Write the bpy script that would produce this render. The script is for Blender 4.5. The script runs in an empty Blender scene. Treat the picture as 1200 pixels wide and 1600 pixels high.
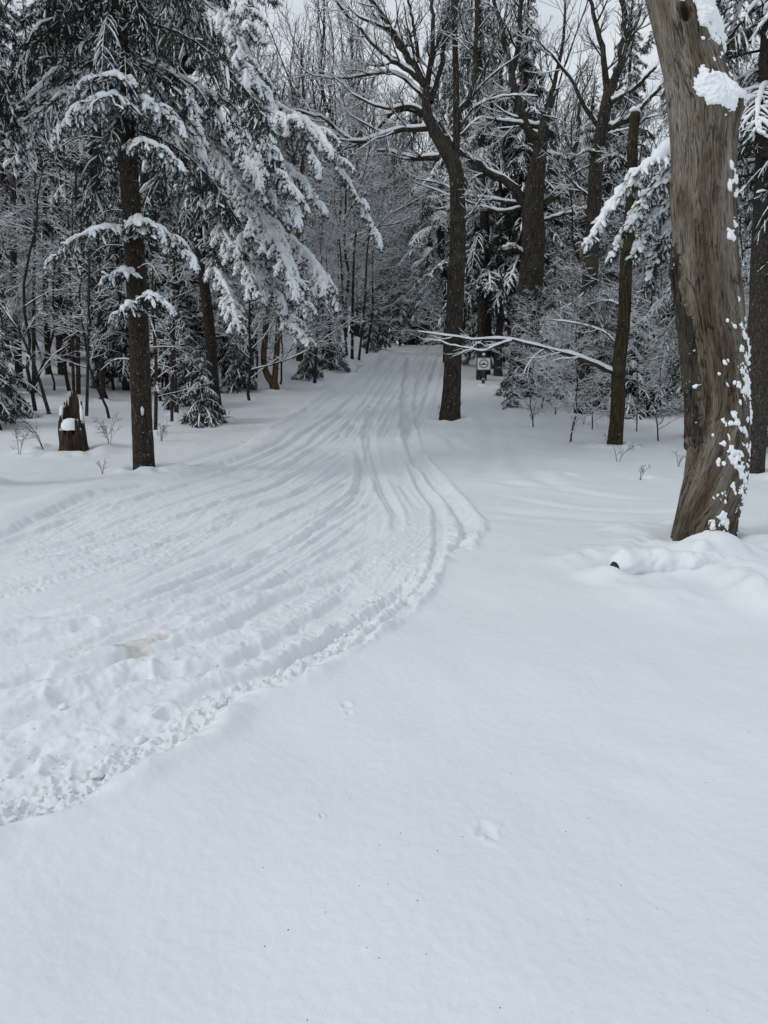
import bpy, math, random
import numpy as np
from mathutils import Vector, Matrix

rng = np.random.default_rng(11)
random.seed(11)
sc = bpy.context.scene
col = sc.collection

# ------------------------------------------------------------------ camera
CAM_Z = 1.6
PITCH = math.radians(10.6)
FPX = 1202.0
cam = bpy.data.cameras.new("camera")
cam_o = bpy.data.objects.new("camera", cam)
col.objects.link(cam_o)
cam_o.location = (0, 0, CAM_Z)
cam_o.rotation_euler = (math.radians(90) - PITCH, 0, 0)
cam.sensor_fit = 'VERTICAL'
cam.sensor_height = 36.0
cam.lens = 36.0 * FPX / 1600.0
cam.clip_end = 2000
cam.clip_start = 0.05
sc.camera = cam_o

# ------------------------------------------------------------------ overcast sky
SUN_EL, SUN_AZ = 40.0, -112.0        # azimuth measured from +Y towards +X
world = bpy.data.worlds.new("World")
sc.world = world
world.use_nodes = True
wn, wl = world.node_tree.nodes, world.node_tree.links
wn.clear()
sky = wn.new('ShaderNodeTexSky'); sky.sky_type = 'NISHITA'; sky.sun_disc = False
sky.sun_elevation = math.radians(SUN_EL); sky.sun_rotation = math.radians(SUN_AZ)
sky.dust_density = 3.0; sky.air_density = 1.0
hs = wn.new('ShaderNodeHueSaturation'); hs.inputs['Saturation'].default_value = 0.35
tc = wn.new('ShaderNodeTexCoord'); mp = wn.new('ShaderNodeMapping')
mp.inputs['Scale'].default_value = (1.0, 1.0, 2.6)
nz = wn.new('ShaderNodeTexNoise'); nz.inputs['Scale'].default_value = 2.2
nz.inputs['Detail'].default_value = 5; nz.inputs['Roughness'].default_value = 0.55
cr = wn.new('ShaderNodeValToRGB')
cr.color_ramp.elements[0].position = 0.32; cr.color_ramp.elements[0].color = (6.6, 7.7, 8.9, 1)
cr.color_ramp.elements[1].position = 0.68; cr.color_ramp.elements[1].color = (11.6, 12.2, 12.7, 1)
mx = wn.new('ShaderNodeMixRGB'); mx.inputs['Fac'].default_value = 0.85
bg = wn.new('ShaderNodeBackground'); bg.inputs['Strength'].default_value = 0.078
wo = wn.new('ShaderNodeOutputWorld')
wl.new(sky.outputs['Color'], hs.inputs['Color']); wl.new(tc.outputs['Generated'], mp.inputs['Vector'])
wl.new(mp.outputs['Vector'], nz.inputs['Vector']); wl.new(nz.outputs['Fac'], cr.inputs['Fac'])
wl.new(hs.outputs['Color'], mx.inputs['Color1']); wl.new(cr.outputs['Color'], mx.inputs['Color2'])
wl.new(mx.outputs['Color'], bg.inputs['Color']); wl.new(bg.outputs['Background'], wo.inputs['Surface'])

sun = bpy.data.lights.new("overcast_sun", 'SUN')
sun.energy = 0.8; sun.angle = math.radians(15); sun.color = (1.0, 0.985, 0.95)
sun_o = bpy.data.objects.new("overcast_sun", sun); col.objects.link(sun_o)
_el, _az = math.radians(SUN_EL), math.radians(SUN_AZ)
sd = Vector((math.sin(_az) * math.cos(_el), math.cos(_az) * math.cos(_el), math.sin(_el)))
sun_o.rotation_euler = sd.to_track_quat('Z', 'Y').to_euler()
sun_o.location = (0, 0, 30)

sc.view_settings.view_transform = 'Standard'
sc.view_settings.look = 'None'
sc.view_settings.gamma = 1.0
sc.view_settings.use_curve_mapping = False
sc.view_settings.exposure = 0.0
sc.cycles.max_bounces = 6
sc.cycles.diffuse_bounces = 3
sc.cycles.glossy_bounces = 1

# ------------------------------------------------------------------ noise
def _hash(ix, iy, iz, seed):
    h = (ix.astype(np.uint32) * np.uint32(374761393) + iy.astype(np.uint32) * np.uint32(668265263)
         + iz.astype(np.uint32) * np.uint32(2147483647 - 5) + np.uint32(seed * 974711 & 0xffffffff))
    h = (h ^ (h >> np.uint32(13))) * np.uint32(1274126177)
    return ((h ^ (h >> np.uint32(16))) & np.uint32(0xffff)).astype(np.float32) / 65535.0 * 2 - 1

def vnoise(x, y, z=None, seed=0):
    """smooth value noise in -1..1"""
    x = np.asarray(x, np.float32); y = np.asarray(y, np.float32)
    ix = np.floor(x).astype(np.int64); iy = np.floor(y).astype(np.int64)
    fx = x - ix; fy = y - iy
    fx = fx * fx * fx * (fx * (fx * 6 - 15) + 10); fy = fy * fy * fy * (fy * (fy * 6 - 15) + 10)
    def plane(iz):
        a = _hash(ix, iy, iz, seed); b = _hash(ix + 1, iy, iz, seed)
        c = _hash(ix, iy + 1, iz, seed); d = _hash(ix + 1, iy + 1, iz, seed)
        return (a * (1 - fx) + b * fx) * (1 - fy) + (c * (1 - fx) + d * fx) * fy
    if z is None:
        return plane(np.zeros_like(ix))
    z = np.asarray(z, np.float32); iz = np.floor(z).astype(np.int64); fz = z - iz
    fz = fz * fz * (3 - 2 * fz)
    return plane(iz) * (1 - fz) + plane(iz + 1) * fz

def fbm(x, y, oct=3, seed=0, gain=0.5):
    s = 0; a = 1.0; f = 1.0
    for o in range(oct):
        s = s + a * vnoise(x * f + 17.3 * o, y * f - 9.1 * o, seed=seed + o); a *= gain; f *= 2.03
    return s

def sstep(a, b, x):
    t = np.clip((x - a) / (b - a), 0, 1)
    return t * t * (3 - 2 * t)

# ------------------------------------------------------------------ terrain
_gy = np.array([-500, 0, 9, 13, 16, 19, 26, 35, 44, 50, 56, 70, 100, 160, 500], float)
_gz = np.array([0, 0, 0, .05, .17, .38, 1.0, 1.8, 2.5, 2.72, 2.6, 1.9, 2.2, 6, 14], float)
_ty = np.arange(-20, 500, 0.25)
_tz = np.interp(_ty, _gy, _gz)
_k = np.exp(-np.linspace(-2.2, 2.2, 17) ** 2); _k /= _k.sum()
_tz = np.convolve(np.pad(_tz, 8, 'edge'), _k, 'valid')

def base_h(x, y):
    x = np.asarray(x, float); y = np.asarray(y, float)
    h = np.interp(y, _ty, _tz)
    h = h + 1.75 * np.exp(-((x + 4.2) / 2.9) ** 2 - ((y - 40) / 9.0) ** 2)
    h = h + 1.2 * sstep(-4, -16, x) * sstep(12, 32, y)
    h = h + 0.35 * sstep(5, 14, x) * sstep(18, 32, y)
    h = h + 13.0 * np.exp(-((x + 34) / 24) ** 2 - ((y - 95) / 32) ** 2)
    h = h + 5.0 * np.exp(-((x - 40) / 24) ** 2 - ((y - 80) / 30) ** 2)
    return h

def unproj(px, py, Y):
    """point at forward distance Y (metres) seen at the photograph's pixel"""
    dx = (px - 600.0) / FPX; dv = (800.0 - py) / FPX
    d = np.array([dx, math.cos(PITCH) + dv * math.sin(PITCH), -math.sin(PITCH) + dv * math.cos(PITCH)])
    t = Y / d[1]
    return np.array([0, 0, CAM_Z]) + d * t

_ys = np.geomspace(1.2, 150, 900)
def G(px, py):
    d = unproj(px, py, 1.0) - np.array([0, 0, CAM_Z])
    zs = CAM_Z + d[2] * _ys; hs_ = base_h(d[0] * _ys, _ys)
    below = np.where(zs < hs_)[0]
    if len(below) == 0:
        Y = 48.0
    else:
        i = below[0]
        a = zs[i - 1] - hs_[i - 1]; b = hs_[i] - zs[i]
        Y = _ys[i - 1] + (_ys[i] - _ys[i - 1]) * a / (a + b)
    return np.array([d[0] * Y, Y, float(base_h(d[0] * Y, Y))])

def catmull(pts, n):
    pts = np.asarray(pts, float)
    if len(pts) == 2:
        t = np.linspace(0, 1, n)[:, None]
        return pts[0] * (1 - t) + pts[1] * t
    p = np.vstack([2 * pts[0] - pts[1], pts, 2 * pts[-1] - pts[-2]])
    seg = np.linalg.norm(np.diff(pts, axis=0), axis=1) + 1e-9
    cum = np.concatenate([[0], np.cumsum(seg)]); u = np.linspace(0, cum[-1], n)
    i = np.clip(np.searchsorted(cum, u, side='right') - 1, 0, len(pts) - 2)
    t = ((u - cum[i]) / seg[i])[:, None]
    a, b, c, d = p[i], p[i + 1], p[i + 2], p[i + 3]
    return 0.5 * (2 * b + (c - a) * t + (2 * a - 5 * b + 4 * c - d) * t ** 2 + (3 * b - a - 3 * c + d) * t ** 3)

def world_curve(pix, n=40):
    w = np.array([G(*p)[:2] for p in catmull(pix, n)])
    return w

def poly_dist(X, Y, C):
    """distance to polyline C, signed side, arclength"""
    best = np.full(X.shape, 1e9, np.float32); side = np.zeros_like(best); arc = np.zeros_like(best)
    s = 0.0
    for a, b in zip(C[:-1], C[1:]):
        d = b - a; L2 = float(d @ d) + 1e-12; L = math.sqrt(L2)
        t = np.clip(((X - a[0]) * d[0] + (Y - a[1]) * d[1]) / L2, 0, 1)
        ex = X - a[0] - t * d[0]; ey = Y - a[1] - t * d[1]
        q = ex * ex + ey * ey
        m = q < best
        best[m] = q[m]; side[m] = np.sign(d[0] * ey - d[1] * ex)[m]; arc[m] = (s + t * L)[m]
        s += L
    return np.sqrt(best), side, arc, s

def inside_poly(X, Y, C):
    r = np.zeros(X.shape, bool); n = len(C)
    for i in range(n):
        x1, y1 = C[i]; x2, y2 = C[(i + 1) % n]
        if y1 == y2: continue
        c = ((y1 > Y) != (y2 > Y)) & (X < (x2 - x1) * (Y - y1) / (y2 - y1) + x1)
        r ^= c
    return r

# right and left edge of the packed trail
right_px = [(-60, 1330), (0, 1297), (100, 1262), (190, 1222), (240, 1190), (320, 1148), (380, 1095), (470, 1062), (500, 1043),
            (555, 1010), (600, 970), (640, 935), (668, 905), (690, 872), (732, 838), (735, 815), (715, 785), (680, 745), (650, 708),
            (640, 680), (650, 655), (668, 620), (682, 580), (692, 552)]
left_px = [(-60, 860), (0, 832), (150, 768), (300, 735), (420, 692), (487, 640), (540, 600), (580, 572), (612, 550)]
RE = world_curve(right_px, 110); LE = world_curve(left_px, 70)
RE = np.vstack([RE, RE[-1] + [0.3, 12]]); LE = np.vstack([LE, LE[-1] + [0.6, 12]])
RE = np.vstack([RE[0] + [-12, -1.0], RE]); LE = np.vstack([LE[0] + [-12, 0.6], LE])
TRAIL = np.vstack([LE, RE[::-1]])

# (pixels, half width m, depth m, ridge factor)
tracks = [
    ([(642, 556), (635, 597), (632, 630), (637, 680), (650, 712), (682, 746), (716, 789), (734, 822), (726, 846), (696, 872)], .075, .085, .8),
    ([(650, 556), (642, 597), (638, 630), (641, 672), (655, 705)], .05, .035, .7),
    ([(583, 627), (573, 680), (582, 723), (603, 770), (620, 803), (616, 823)], .06, .05, .7),
    ([(590, 627), (580, 680), (590, 723), (610, 770), (626, 800)], .05, .04, .6),
    ([(566, 700), (568, 743), (555, 775), (517, 807), (450, 842), (350, 876), (200, 934), (0, 962), (-60, 970)], .07, .06, .7),
    ([(560, 700), (559, 743), (545, 770), (500, 797), (420, 826)], .05, .035, .6),
    ([(637, 710), (657, 750), (682, 787), (687, 830), (681, 873), (664, 912), (630, 950), (578, 992), (500, 1042)], .05, .06, .9),
    ([(692, 552), (677, 590), (663, 637), (647, 675)], .07, .06, .8),
    ([(600, 822), (520, 856), (400, 910), (300, 936), (120, 975), (0, 998)], .07, .06, .6),
    ([(600, 858), (540, 886), (440, 922), (350, 970), (210, 1010), (0, 1056), (-40, 1065)], .09, .085, .6),
    ([(570, 902), (500, 950), (430, 990), (350, 1025), (220, 1047), (100, 1082), (0, 1116), (-40, 1130)], .10, .08, .6),
    ([(550, 720), (400, 790), (200, 862), (0, 912), (-50, 925)], .06, .05, .6),
    ([(540, 700), (380, 770), (180, 838), (0, 880)], .05, .04, .6),
    ([(560, 660), (460, 715), (300, 775), (120, 835), (0, 862)], .05, .035, .6),
    ([(-30, 1172), (0, 1163), (60, 1142), (130, 1124)], .09, .07, .5),
    ([(640, 905), (600, 940), (520, 985), (440, 1030), (330, 1065), (260, 1090)], .07, .05, .7),
    ([(655, 880), (620, 915), (560, 960), (470, 1010), (400, 1045)], .05, .04, .6),
    ([(600, 556), (575, 600), (540, 640), (480, 690), (400, 735)], .06, .035, .7),
    ([(625, 552), (600, 600), (570, 640), (500, 690), (420, 740)], .05, .03, .7),
    ([(668, 552), (655, 600), (648, 640)], .05, .03, .7),
    ([(520, 700), (440, 745), (330, 790), (200, 825), (60, 855)], .05, .04, .7),
    ([(610, 556), (560, 612), (487, 668), (405, 712), (300, 752), (170, 790), (0, 845)], .07, .045, .8),
    ([(655, 790), (640, 770), (625, 745)], .04, .03, .6),
    ([(584, 575), (540, 603), (500, 628), (470, 650), (430, 676)], .12, .05, .5),
    ([(597, 535), (575, 555), (545, 585)], .12, .05, .5),
    ([(0, 790), (110, 770), (210, 752), (300, 722), (400, 690)], .18, .05, .4),
]
soft = [
    ([(859, 1144), (940, 1165), (1017, 1189), (1200, 1243)], .07, .014, 0),
    ([(1078, 1260), (1140, 1275), (1200, 1305)], .06, .012, 0),
    ([(469, 1069), (530, 1080), (590, 1100)], .06, .010, 0),
    ([(609, 1122), (660, 1114), (720, 1122)], .05, .009, 0),
    ([(1060, 1040), (1130, 1046), (1200, 1052)], .06, .012, 0),
    ([(860, 1055), (950, 1060), (1040, 1058)], .08, .010, 0),
    ([(745, 745), (850, 760), (960, 775), (1060, 780)], .12, .022, .3),
    ([(735, 790), (850, 805), (960, 812), (1060, 815)], .13, .022, .3),
    ([(770, 770), (900, 795), (1060, 800), (1200, 805)], .09, .018, .3),
    ([(1150, 770), (1200, 775)], .1, .02, .3),
    ([(780, 640), (800, 700), (830, 740), (900, 770)], .14, .025, .3),
    ([(760, 650), (770, 700), (745, 745)], .14, .03, .3),
    ([(690, 680), (720, 700), (750, 705)], .10, .03, .3),
]
for k in range(9):
    a_ = (k + .5) / 9; j_ = random.uniform(-4, 4)
    tracks.append(([(622 + 66 * a_ + j_, 553), (590 + 86 * a_ + j_, 590), (560 + 95 * a_ + j_, 630), (520 + 118 * a_ + j_ * 2, 680)], .03, .03, .7))
for k in range(9):
    a_ = (k + .5) / 9; j_ = random.uniform(-10, 10); e_ = random.uniform(-80, 200)
    tracks.append(([(540 + 60 * a_, 700 + 90 * a_), (430 + 60 * a_, 765 + 105 * a_ + j_), (250 + 60 * a_, 825 + 150 * a_ + j_), (max(-40, e_), 850 + 260 * a_ - .18 * max(0, e_))], .035, .032, .6))
TR = [(world_curve(p, 34), w, d, r) for p, w, d, r in tracks]
SF = [(world_curve(p, 16), w, d, r) for p, w, d, r in soft]
dents = [(760, 1292, .030, .010), (768, 1303, .018, .006), (430, 655, .11, .05), (455, 641, .12, .05), (480, 633, .1, .04), (405, 665, .1, .04),
         (386, 690, .08, .035), (372, 698, .06, .03), (400, 682, .06, .03), (268, 733, .10, .05), (250, 740, .1, .05), (340, 712, .05, .02),
         (890, 740, .10, .03), (862, 738, .08, .03), (1010, 745, .1, .03), (502, 1271, .008, .01), (915, 873, .05, .02),
         (540, 1099, .02, .012), (545, 1110, .015, .01)]
bumps = [(1118, 866, .24, .155), (1088, 878, .10, .05), (1105, 858, .14, .10), (1172, 905, .28, .15), (1165, 930, .14, .06), (1196, 940, .18, .13), (1100, 880, .12, .10), (1140, 892, .10, .07), (1180, 925, .10, .06), (1128, 876, .09, .06), (1150, 915, .12, .06),
         (1085, 866, .12, .07), (905, 880, .25, .05), (940, 870, .35, .07), (1010, 868, .4, .07), (1060, 925, .45, .05), (1000, 930, .3, .03), (952, 903, .10, .05), (935, 900, .16, .06), (1030, 884, .2, .07), (1080, 895, .14, .06), (700, 690, .5, .05)]
_r2 = random.Random(5)
for k in range(26):     # trampled patch by the near edge
    a_ = _r2.uniform(30, 400); dents.append((a_, 1235 - a_ * .42 - _r2.uniform(10, 130), _r2.uniform(.04, .08), _r2.uniform(.010, .024)))
for k in range(12):
    a_ = _r2.uniform(0, 330); dents.append((a_, _r2.uniform(950, 1060), _r2.uniform(.05, .09), _r2.uniform(.006, .016)))
DN = [(G(a, b), r, d) for a, b, r, d in dents]
BM = [(G(a, b), r, d) for a, b, r, d in bumps]
tree_feet = []   # (x, y, r) filled below for snow wells

def trail_fields(X, Y):
    dR, _, aR, _ = poly_dist(X, Y, RE); dL, _, _, _ = poly_dist(X, Y, LE)
    ins = inside_poly(X, Y, TRAIL)
    s = np.minimum(dR, dL) * np.where(ins, 1, -1)
    return s, dR, dL, aR, ins

def detail_h(X, Y):
    near = (np.abs(X) < 30) & (Y > 0.6) & (Y < 62)
    H = np.zeros(X.shape); dirt = np.zeros(X.shape)
    H += 0.045 * fbm(X * 0.35, Y * 0.35, 2, 5) * sstep(0, 6, np.hypot(X, Y))
    H += 0.014 * fbm(X * 1.3 + Y * .4, Y * 1.0 - X * .3, 2, 9) + .004 * fbm(X * 4, Y * 3.1, 2, 19)
    x = X[near]; y = Y[near]
    s, dR, dL, aR, ins = trail_fields(x, y)
    wob = 0.05 * fbm(x * 5, y * 5, 3, 21)
    T = sstep(-.02, .10, s + wob * np.exp(-y / 14.0) * 1.3)
    u = dR / (dR + dL + 1e-6); wdt = dR + dL
    h = -0.055 * T
    # long rut-like streaks along the trail
    q = u * 4.6
    streak = vnoise(q * 6 + .5 * fbm(aR * .18, q, 2, 61), aR * .16, seed=31) * .55 + vnoise(q * 14, aR * .28, seed=32) * (.32 + .3 * sstep(6, 14, y))
    streak += vnoise(q * 30, aR * .5, seed=33) * .16
    streak += .5 * sstep(.05, .35, np.abs(vnoise(q * 9, aR * .12, seed=34))) - .25
    h += T * .0045 * vnoise(q * 44, aR * .9, seed=35) * sstep(14, 7, y)
    h += T * (0.019 + .006 * sstep(3, 9, y) + .028 * sstep(14, 28, y)) * streak * np.clip(wdt / 4.0, .3, 1) * (.25 + .9 * sstep(-.5, .5, vnoise(q * 1.9, aR * .15, seed=36)))
    # churned, crumbly snow
    churn = sstep(.12, -.12, vnoise(q * 2.6 + .25 * vnoise(x * 2, y * 2, seed=43), aR * .22, seed=41) + .25 * vnoise(x * 5, y * 5, seed=42)) 
    edge = np.exp(-np.abs(s) / .22) * sstep(7.5, 4.2, y) * (dR < dL)
    near_c = sstep(7.5, 3.2, y)
    amp = 0.16 + .95 * churn * (.35 + .65 * near_c) * (1 - .55 * sstep(5, 9, y)) + .45 * edge * (.4 + .6 * churn)
    lump = 1 - np.abs(vnoise(x * 9, y * 9, seed=51)); lump2 = 1 - np.abs(vnoise(x * 21, y * 21, seed=52))
    f3 = vnoise(x * 44, y * 44, seed=53); f4 = vnoise(x * 80, y * 80, seed=54)
    h += T * amp * (0.012 * (lump - .6) * (.3 + near_c) + 0.020 * (lump2 - .5) + 0.014 * f3 + .006 * f4)
    h += edge * .030 * (lump - .4) * sstep(-.16, .05, s)
    # berm on the right edge
    h += (dR < dL) * sstep(16, 8, y) * .030 * np.exp(-((s + .05) / .07) ** 2) * (1 + .9 * vnoise(x * 6, y * 6, seed=57))
    
    h += (dL <= dR) * .05 * np.exp(-((s + .25) / .22) ** 2)
    for C, w, d, r in TR:
        m = (x > C[:, 0].min() - .6) & (x < C[:, 0].max() + .6) & (y > C[:, 1].min() - .6) & (y < C[:, 1].max() + .6)
        if not m.any(): continue
        xs, ys = x[m], y[m]
        D, sd_, a, L = poly_dist(xs, ys, C)
        D = D * (1 + .12 * vnoise(a * 1.3, a * 0, seed=71)) + (.009 - .007 * sstep(5, 11, ys)) * fbm(xs * 6 + ys * 3, ys * 6 - xs * 3, 3, 72, .6)
        sc_ = 1 + .25 * vnoise(a * 1.1, a * 0 + 3, seed=73)
        w2 = w * (.8 + np.clip(ys, 3, 45) / 34.0)          # machine and ski ruts read wider on the climb
        endf = sstep(0, .35, a) * sstep(0, .35, L - a)
        dk = .52 + .50 * sstep(7, 20, ys)
        prof = -dk * d * np.exp(-np.minimum(D / w2, 3) ** 8) + dk * r * d * np.exp(-((D - 1.7 * w2) / (.55 * w2)) ** 2) * (.65 + (.45 - .25 * sstep(6, 12, ys)) * fbm(xs * 4.3 + ys * 2.1, ys * 4.1 - xs * 1.9, 4, 74, .7))
        h[m] += prof * sc_ * endf
    for C, w, d, r in SF:
        m = (x > C[:, 0].min() - 1.5) & (x < C[:, 0].max() + 1.5) & (y > C[:, 1].min() - 1.5) & (y < C[:, 1].max() + 1.5)
        D, sd_, a, L = poly_dist(x[m], y[m], C)
        h[m] += (-d * np.exp(-(D / w) ** 2) + .5 * d * np.exp(-((D - 2 * w) / w) ** 2)) * sstep(0, .8, a) * sstep(0, .8, L - a)
    for P, r, d in DN:
        q2 = np.hypot(x - P[0], (y - P[1]) * .8) * (1 + .3 * vnoise((x - P[0]) / r * 1.1 + 9 * P[0], (y - P[1]) / r * 1.1, seed=87))
        h += -d * np.exp(-(q2 / r) ** 4) + .35 * d * np.exp(-((q2 - 1.5 * r) / (.5 * r)) ** 2)
    for P, r, d in BM:
        q2 = ((x - P[0]) / r) ** 2 + ((y - P[1]) / r) ** 2
        h += d * np.exp(-q2) * (1 + .22 * vnoise(x * 7, y * 7, seed=81))
    for (fx, fy, r) in tree_feet:
        q2 = np.hypot(x - fx, y - fy)
        h += .07 * np.exp(-((q2 - 2.0 * r) / (1.1 * r)) ** 2) * (1 + .6 * vnoise(x * 5, y * 5, seed=88)) - .03 * np.exp(-(q2 / (1.2 * r)) ** 2)
    # stained slush
    for (a, b, rx, ry) in [(195, 1002, .28, .16), (250, 985, .16, .10), (165, 1010, .12, .07)]:
        P = G(a, b)
        dd = ((x - P[0]) / rx) ** 2 + ((y - P[1]) / ry) ** 2 + .9 * fbm(x * 9, y * 9, 3, 91)
        dirt[near] = np.maximum(dirt[near], sstep(.9, -.4, dd))
    h -= .02 * dirt[near]
    # fine wind grain
    h += .0012 * fbm(x * 30, y * 30, 2, 95) * (1 - T)
    H[near] += h * sstep(62, 52, y)
    return H, dirt

def ground_z(x, y):
    return float(base_h(x, y))

# ------------------------------------------------------------------ mesh helpers
def mesh_np(name, V, faces, mats, smooth=True):
    """faces: list of (int array n x k, material index)"""
    me = bpy.data.meshes.new(name)
    V = np.asarray(V, np.float32)
    me.vertices.add(len(V)); me.vertices.foreach_set('co', V.ravel())
    faces = [(np.asarray(f), m) for f, m in faces if len(f)]
    tot = sum(len(f) for f, _ in faces); nl = sum(f.size for f, _ in faces)
    me.loops.add(nl); me.polygons.add(tot)
    me.loops.foreach_set('vertex_index', np.concatenate([f.ravel() for f, _ in faces]).astype(np.int32))
    starts = []; mi = []; o = 0
    for f, m in faces:
        k = f.shape[1]; starts.append(o + np.arange(len(f)) * k); o += f.size; mi.append(np.full(len(f), m))
    me.polygons.foreach_set('loop_start', np.concatenate(starts).astype(np.int32))
    for m in mats: me.materials.append(m)
    me.polygons.foreach_set('material_index', np.concatenate(mi).astype(np.int32))
    me.polygons.foreach_set('use_smooth', np.full(tot, smooth))
    me.update(calc_edges=True); me.validate(verbose=False)
    return me

def link(name, me, parent=None, loc=None):
    o = bpy.data.objects.new(name, me); col.objects.link(o)
    if parent is not None: o.parent = parent
    if loc is not None: o.location = loc
    return o

def tag(o, label=None, cat=None, group=None, kind=None):
    if label: o['label'] = label
    if cat: o['category'] = cat
    if group: o['group'] = group
    if kind: o['kind'] = kind
    return o

def thing(name, loc, label, cat, group=None, rz=0.0, s=1.0):
    o = bpy.data.objects.new(name, None); col.objects.link(o)
    o.location = tuple(float(v) for v in loc); o.rotation_euler = (0, 0, rz); o.scale = (s, s, s)
    o.empty_display_size = .2
    return tag(o, label, cat, group)

def tube_batch(P, R, S, squash=None):
    P = np.asarray(P, float); R = np.asarray(R, float)
    B, K, _ = P.shape
    T = np.gradient(P, axis=1); T /= np.linalg.norm(T, axis=2, keepdims=True) + 1e-9
    avg = T.mean(1); vert = np.abs(avg[:, 2]) > .8
    ref = np.where(vert[:, None], np.array([1., 0, 0]), np.array([0, 0, 1.]))[:, None, :]
    A = np.cross(T, ref); A /= np.linalg.norm(A, axis=2, keepdims=True) + 1e-9
    Bn = np.cross(A, T)
    if squash: Bn = Bn * squash
    th = np.arange(S) * 2 * math.pi / S + .3
    V = P[:, :, None, :] + R[:, :, None, None] * (np.cos(th)[None, None, :, None] * A[:, :, None, :] + np.sin(th)[None, None, :, None] * Bn[:, :, None, :])
    b = (np.arange(B) * K * S)[:, None, None]; k = (np.arange(K - 1) * S)[None, :, None]
    s = np.arange(S)[None, None, :]; s2 = (np.arange(S) + 1) % S
    s2 = s2[None, None, :]
    F = np.stack([b + k + s, b + k + s2, b + k + S + s2, b + k + S + s], -1).reshape(-1, 4)
    return V.reshape(-1, 3), F

class Acc:
    def __init__(s): s.V = []; s.F = []; s.n = 0
    def add(s, V, F, m=0):
        if len(V) == 0: return
        s.V.append(np.asarray(V, np.float32)); s.F.append((np.asarray(F) + s.n, m)); s.n += len(V)
    def data(s):
        return (np.vstack(s.V), s.F)
    def merged(s):
        V = np.vstack(s.V); d = {}
        for f, m in s.F: d.setdefault((f.shape[1], m), []).append(f)
        return V, [(np.vstack(v), k[1]) for k, v in d.items()]
    def mesh(s, name, mats, smooth=True):
        V, F = s.merged(); return mesh_np(name, V, F, mats, smooth)

# ------------------------------------------------------------------ materials
def new_mat(name):
    m = bpy.data.materials.new(name); m.use_nodes = True
    nt = m.node_tree; p = nt.nodes['Principled BSDF']
    return m, nt.nodes, nt.links, p

def ramp(n, stops):
    r = n.new('ShaderNodeValToRGB'); e = r.color_ramp.elements
    e[0].position, e[0].color = stops[0][0], (*stops[0][1], 1)
    e[1].position, e[1].color = stops[-1][0], (*stops[-1][1], 1)
    for p_, c in stops[1:-1]:
        q = e.new(p_); q.color = (*c, 1)
    return r

def snow_mat(name, colr=(.89, .91, .93), bump=.25, scale=60, ground=False):
    m, n, l, p = new_mat(name)
    p.inputs['Roughness'].default_value = .65
    p.inputs['Specular IOR Level'].default_value = .25
    tc_ = n.new('ShaderNodeTexCoord')
    n1 = n.new('ShaderNodeTexNoise'); n1.inputs['Scale'].default_value = scale; n1.inputs['Detail'].default_value = 4
    l.new(tc_.outputs['Object'], n1.inputs['Vector'])
    bm_ = n.new('ShaderNodeBump'); bm_.inputs['Strength'].default_value = bump; bm_.inputs['Distance'].default_value = .01
    l.new(n1.outputs['Fac'], bm_.inputs['Height']); l.new(bm_.outputs['Normal'], p.inputs['Normal'])
    p.inputs['Base Color'].default_value = (*colr, 1)
    if ground:
        at = n.new('ShaderNodeAttribute'); at.attribute_name = 'dirt'
        n2 = n.new('ShaderNodeTexNoise'); n2.inputs['Scale'].default_value = .8; n2.inputs['Detail'].default_value = 6
        l.new(tc_.outputs['Object'], n2.inputs['Vector'])
        rp = ramp(n, [(.3, (.735, .763, .79)), (.7, (.775, .80, .825))])
        l.new(n2.outputs['Fac'], rp.inputs['Fac'])
        mx_ = n.new('ShaderNodeMixRGB'); mx_.inputs['Color2'].default_value = (.42, .36, .27, 1)
        n3 = n.new('ShaderNodeTexNoise'); n3.inputs['Scale'].default_value = 22; n3.inputs['Detail'].default_value = 4
        l.new(tc_.outputs['Object'], n3.inputs['Vector'])
        mu = n.new('ShaderNodeMath'); mu.operation = 'MULTIPLY'
        l.new(at.outputs['Fac'], mu.inputs[0]); l.new(n3.outputs['Fac'], mu.inputs[1])
        l.new(mu.outputs[0], mx_.inputs['Fac']); l.new(rp.outputs['Color'], mx_.inputs['Color1'])
        l.new(mx_.outputs['Color'], p.inputs['Base Color'])
        n4 = n.new('ShaderNodeTexNoise'); n4.inputs['Scale'].default_value = 190; n4.inputs['Detail'].default_value = 2
        l.new(tc_.outputs['Object'], n4.inputs['Vector'])
        ad = n.new('ShaderNodeMath'); ad.operation = 'MULTIPLY_ADD'; ad.inputs[1].default_value = .35
        l.new(n4.outputs['Fac'], ad.inputs[0]); l.new(n1.outputs['Fac'], ad.inputs[2])
        l.new(ad.outputs[0], bm_.inputs['Height'])
    return m

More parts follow.
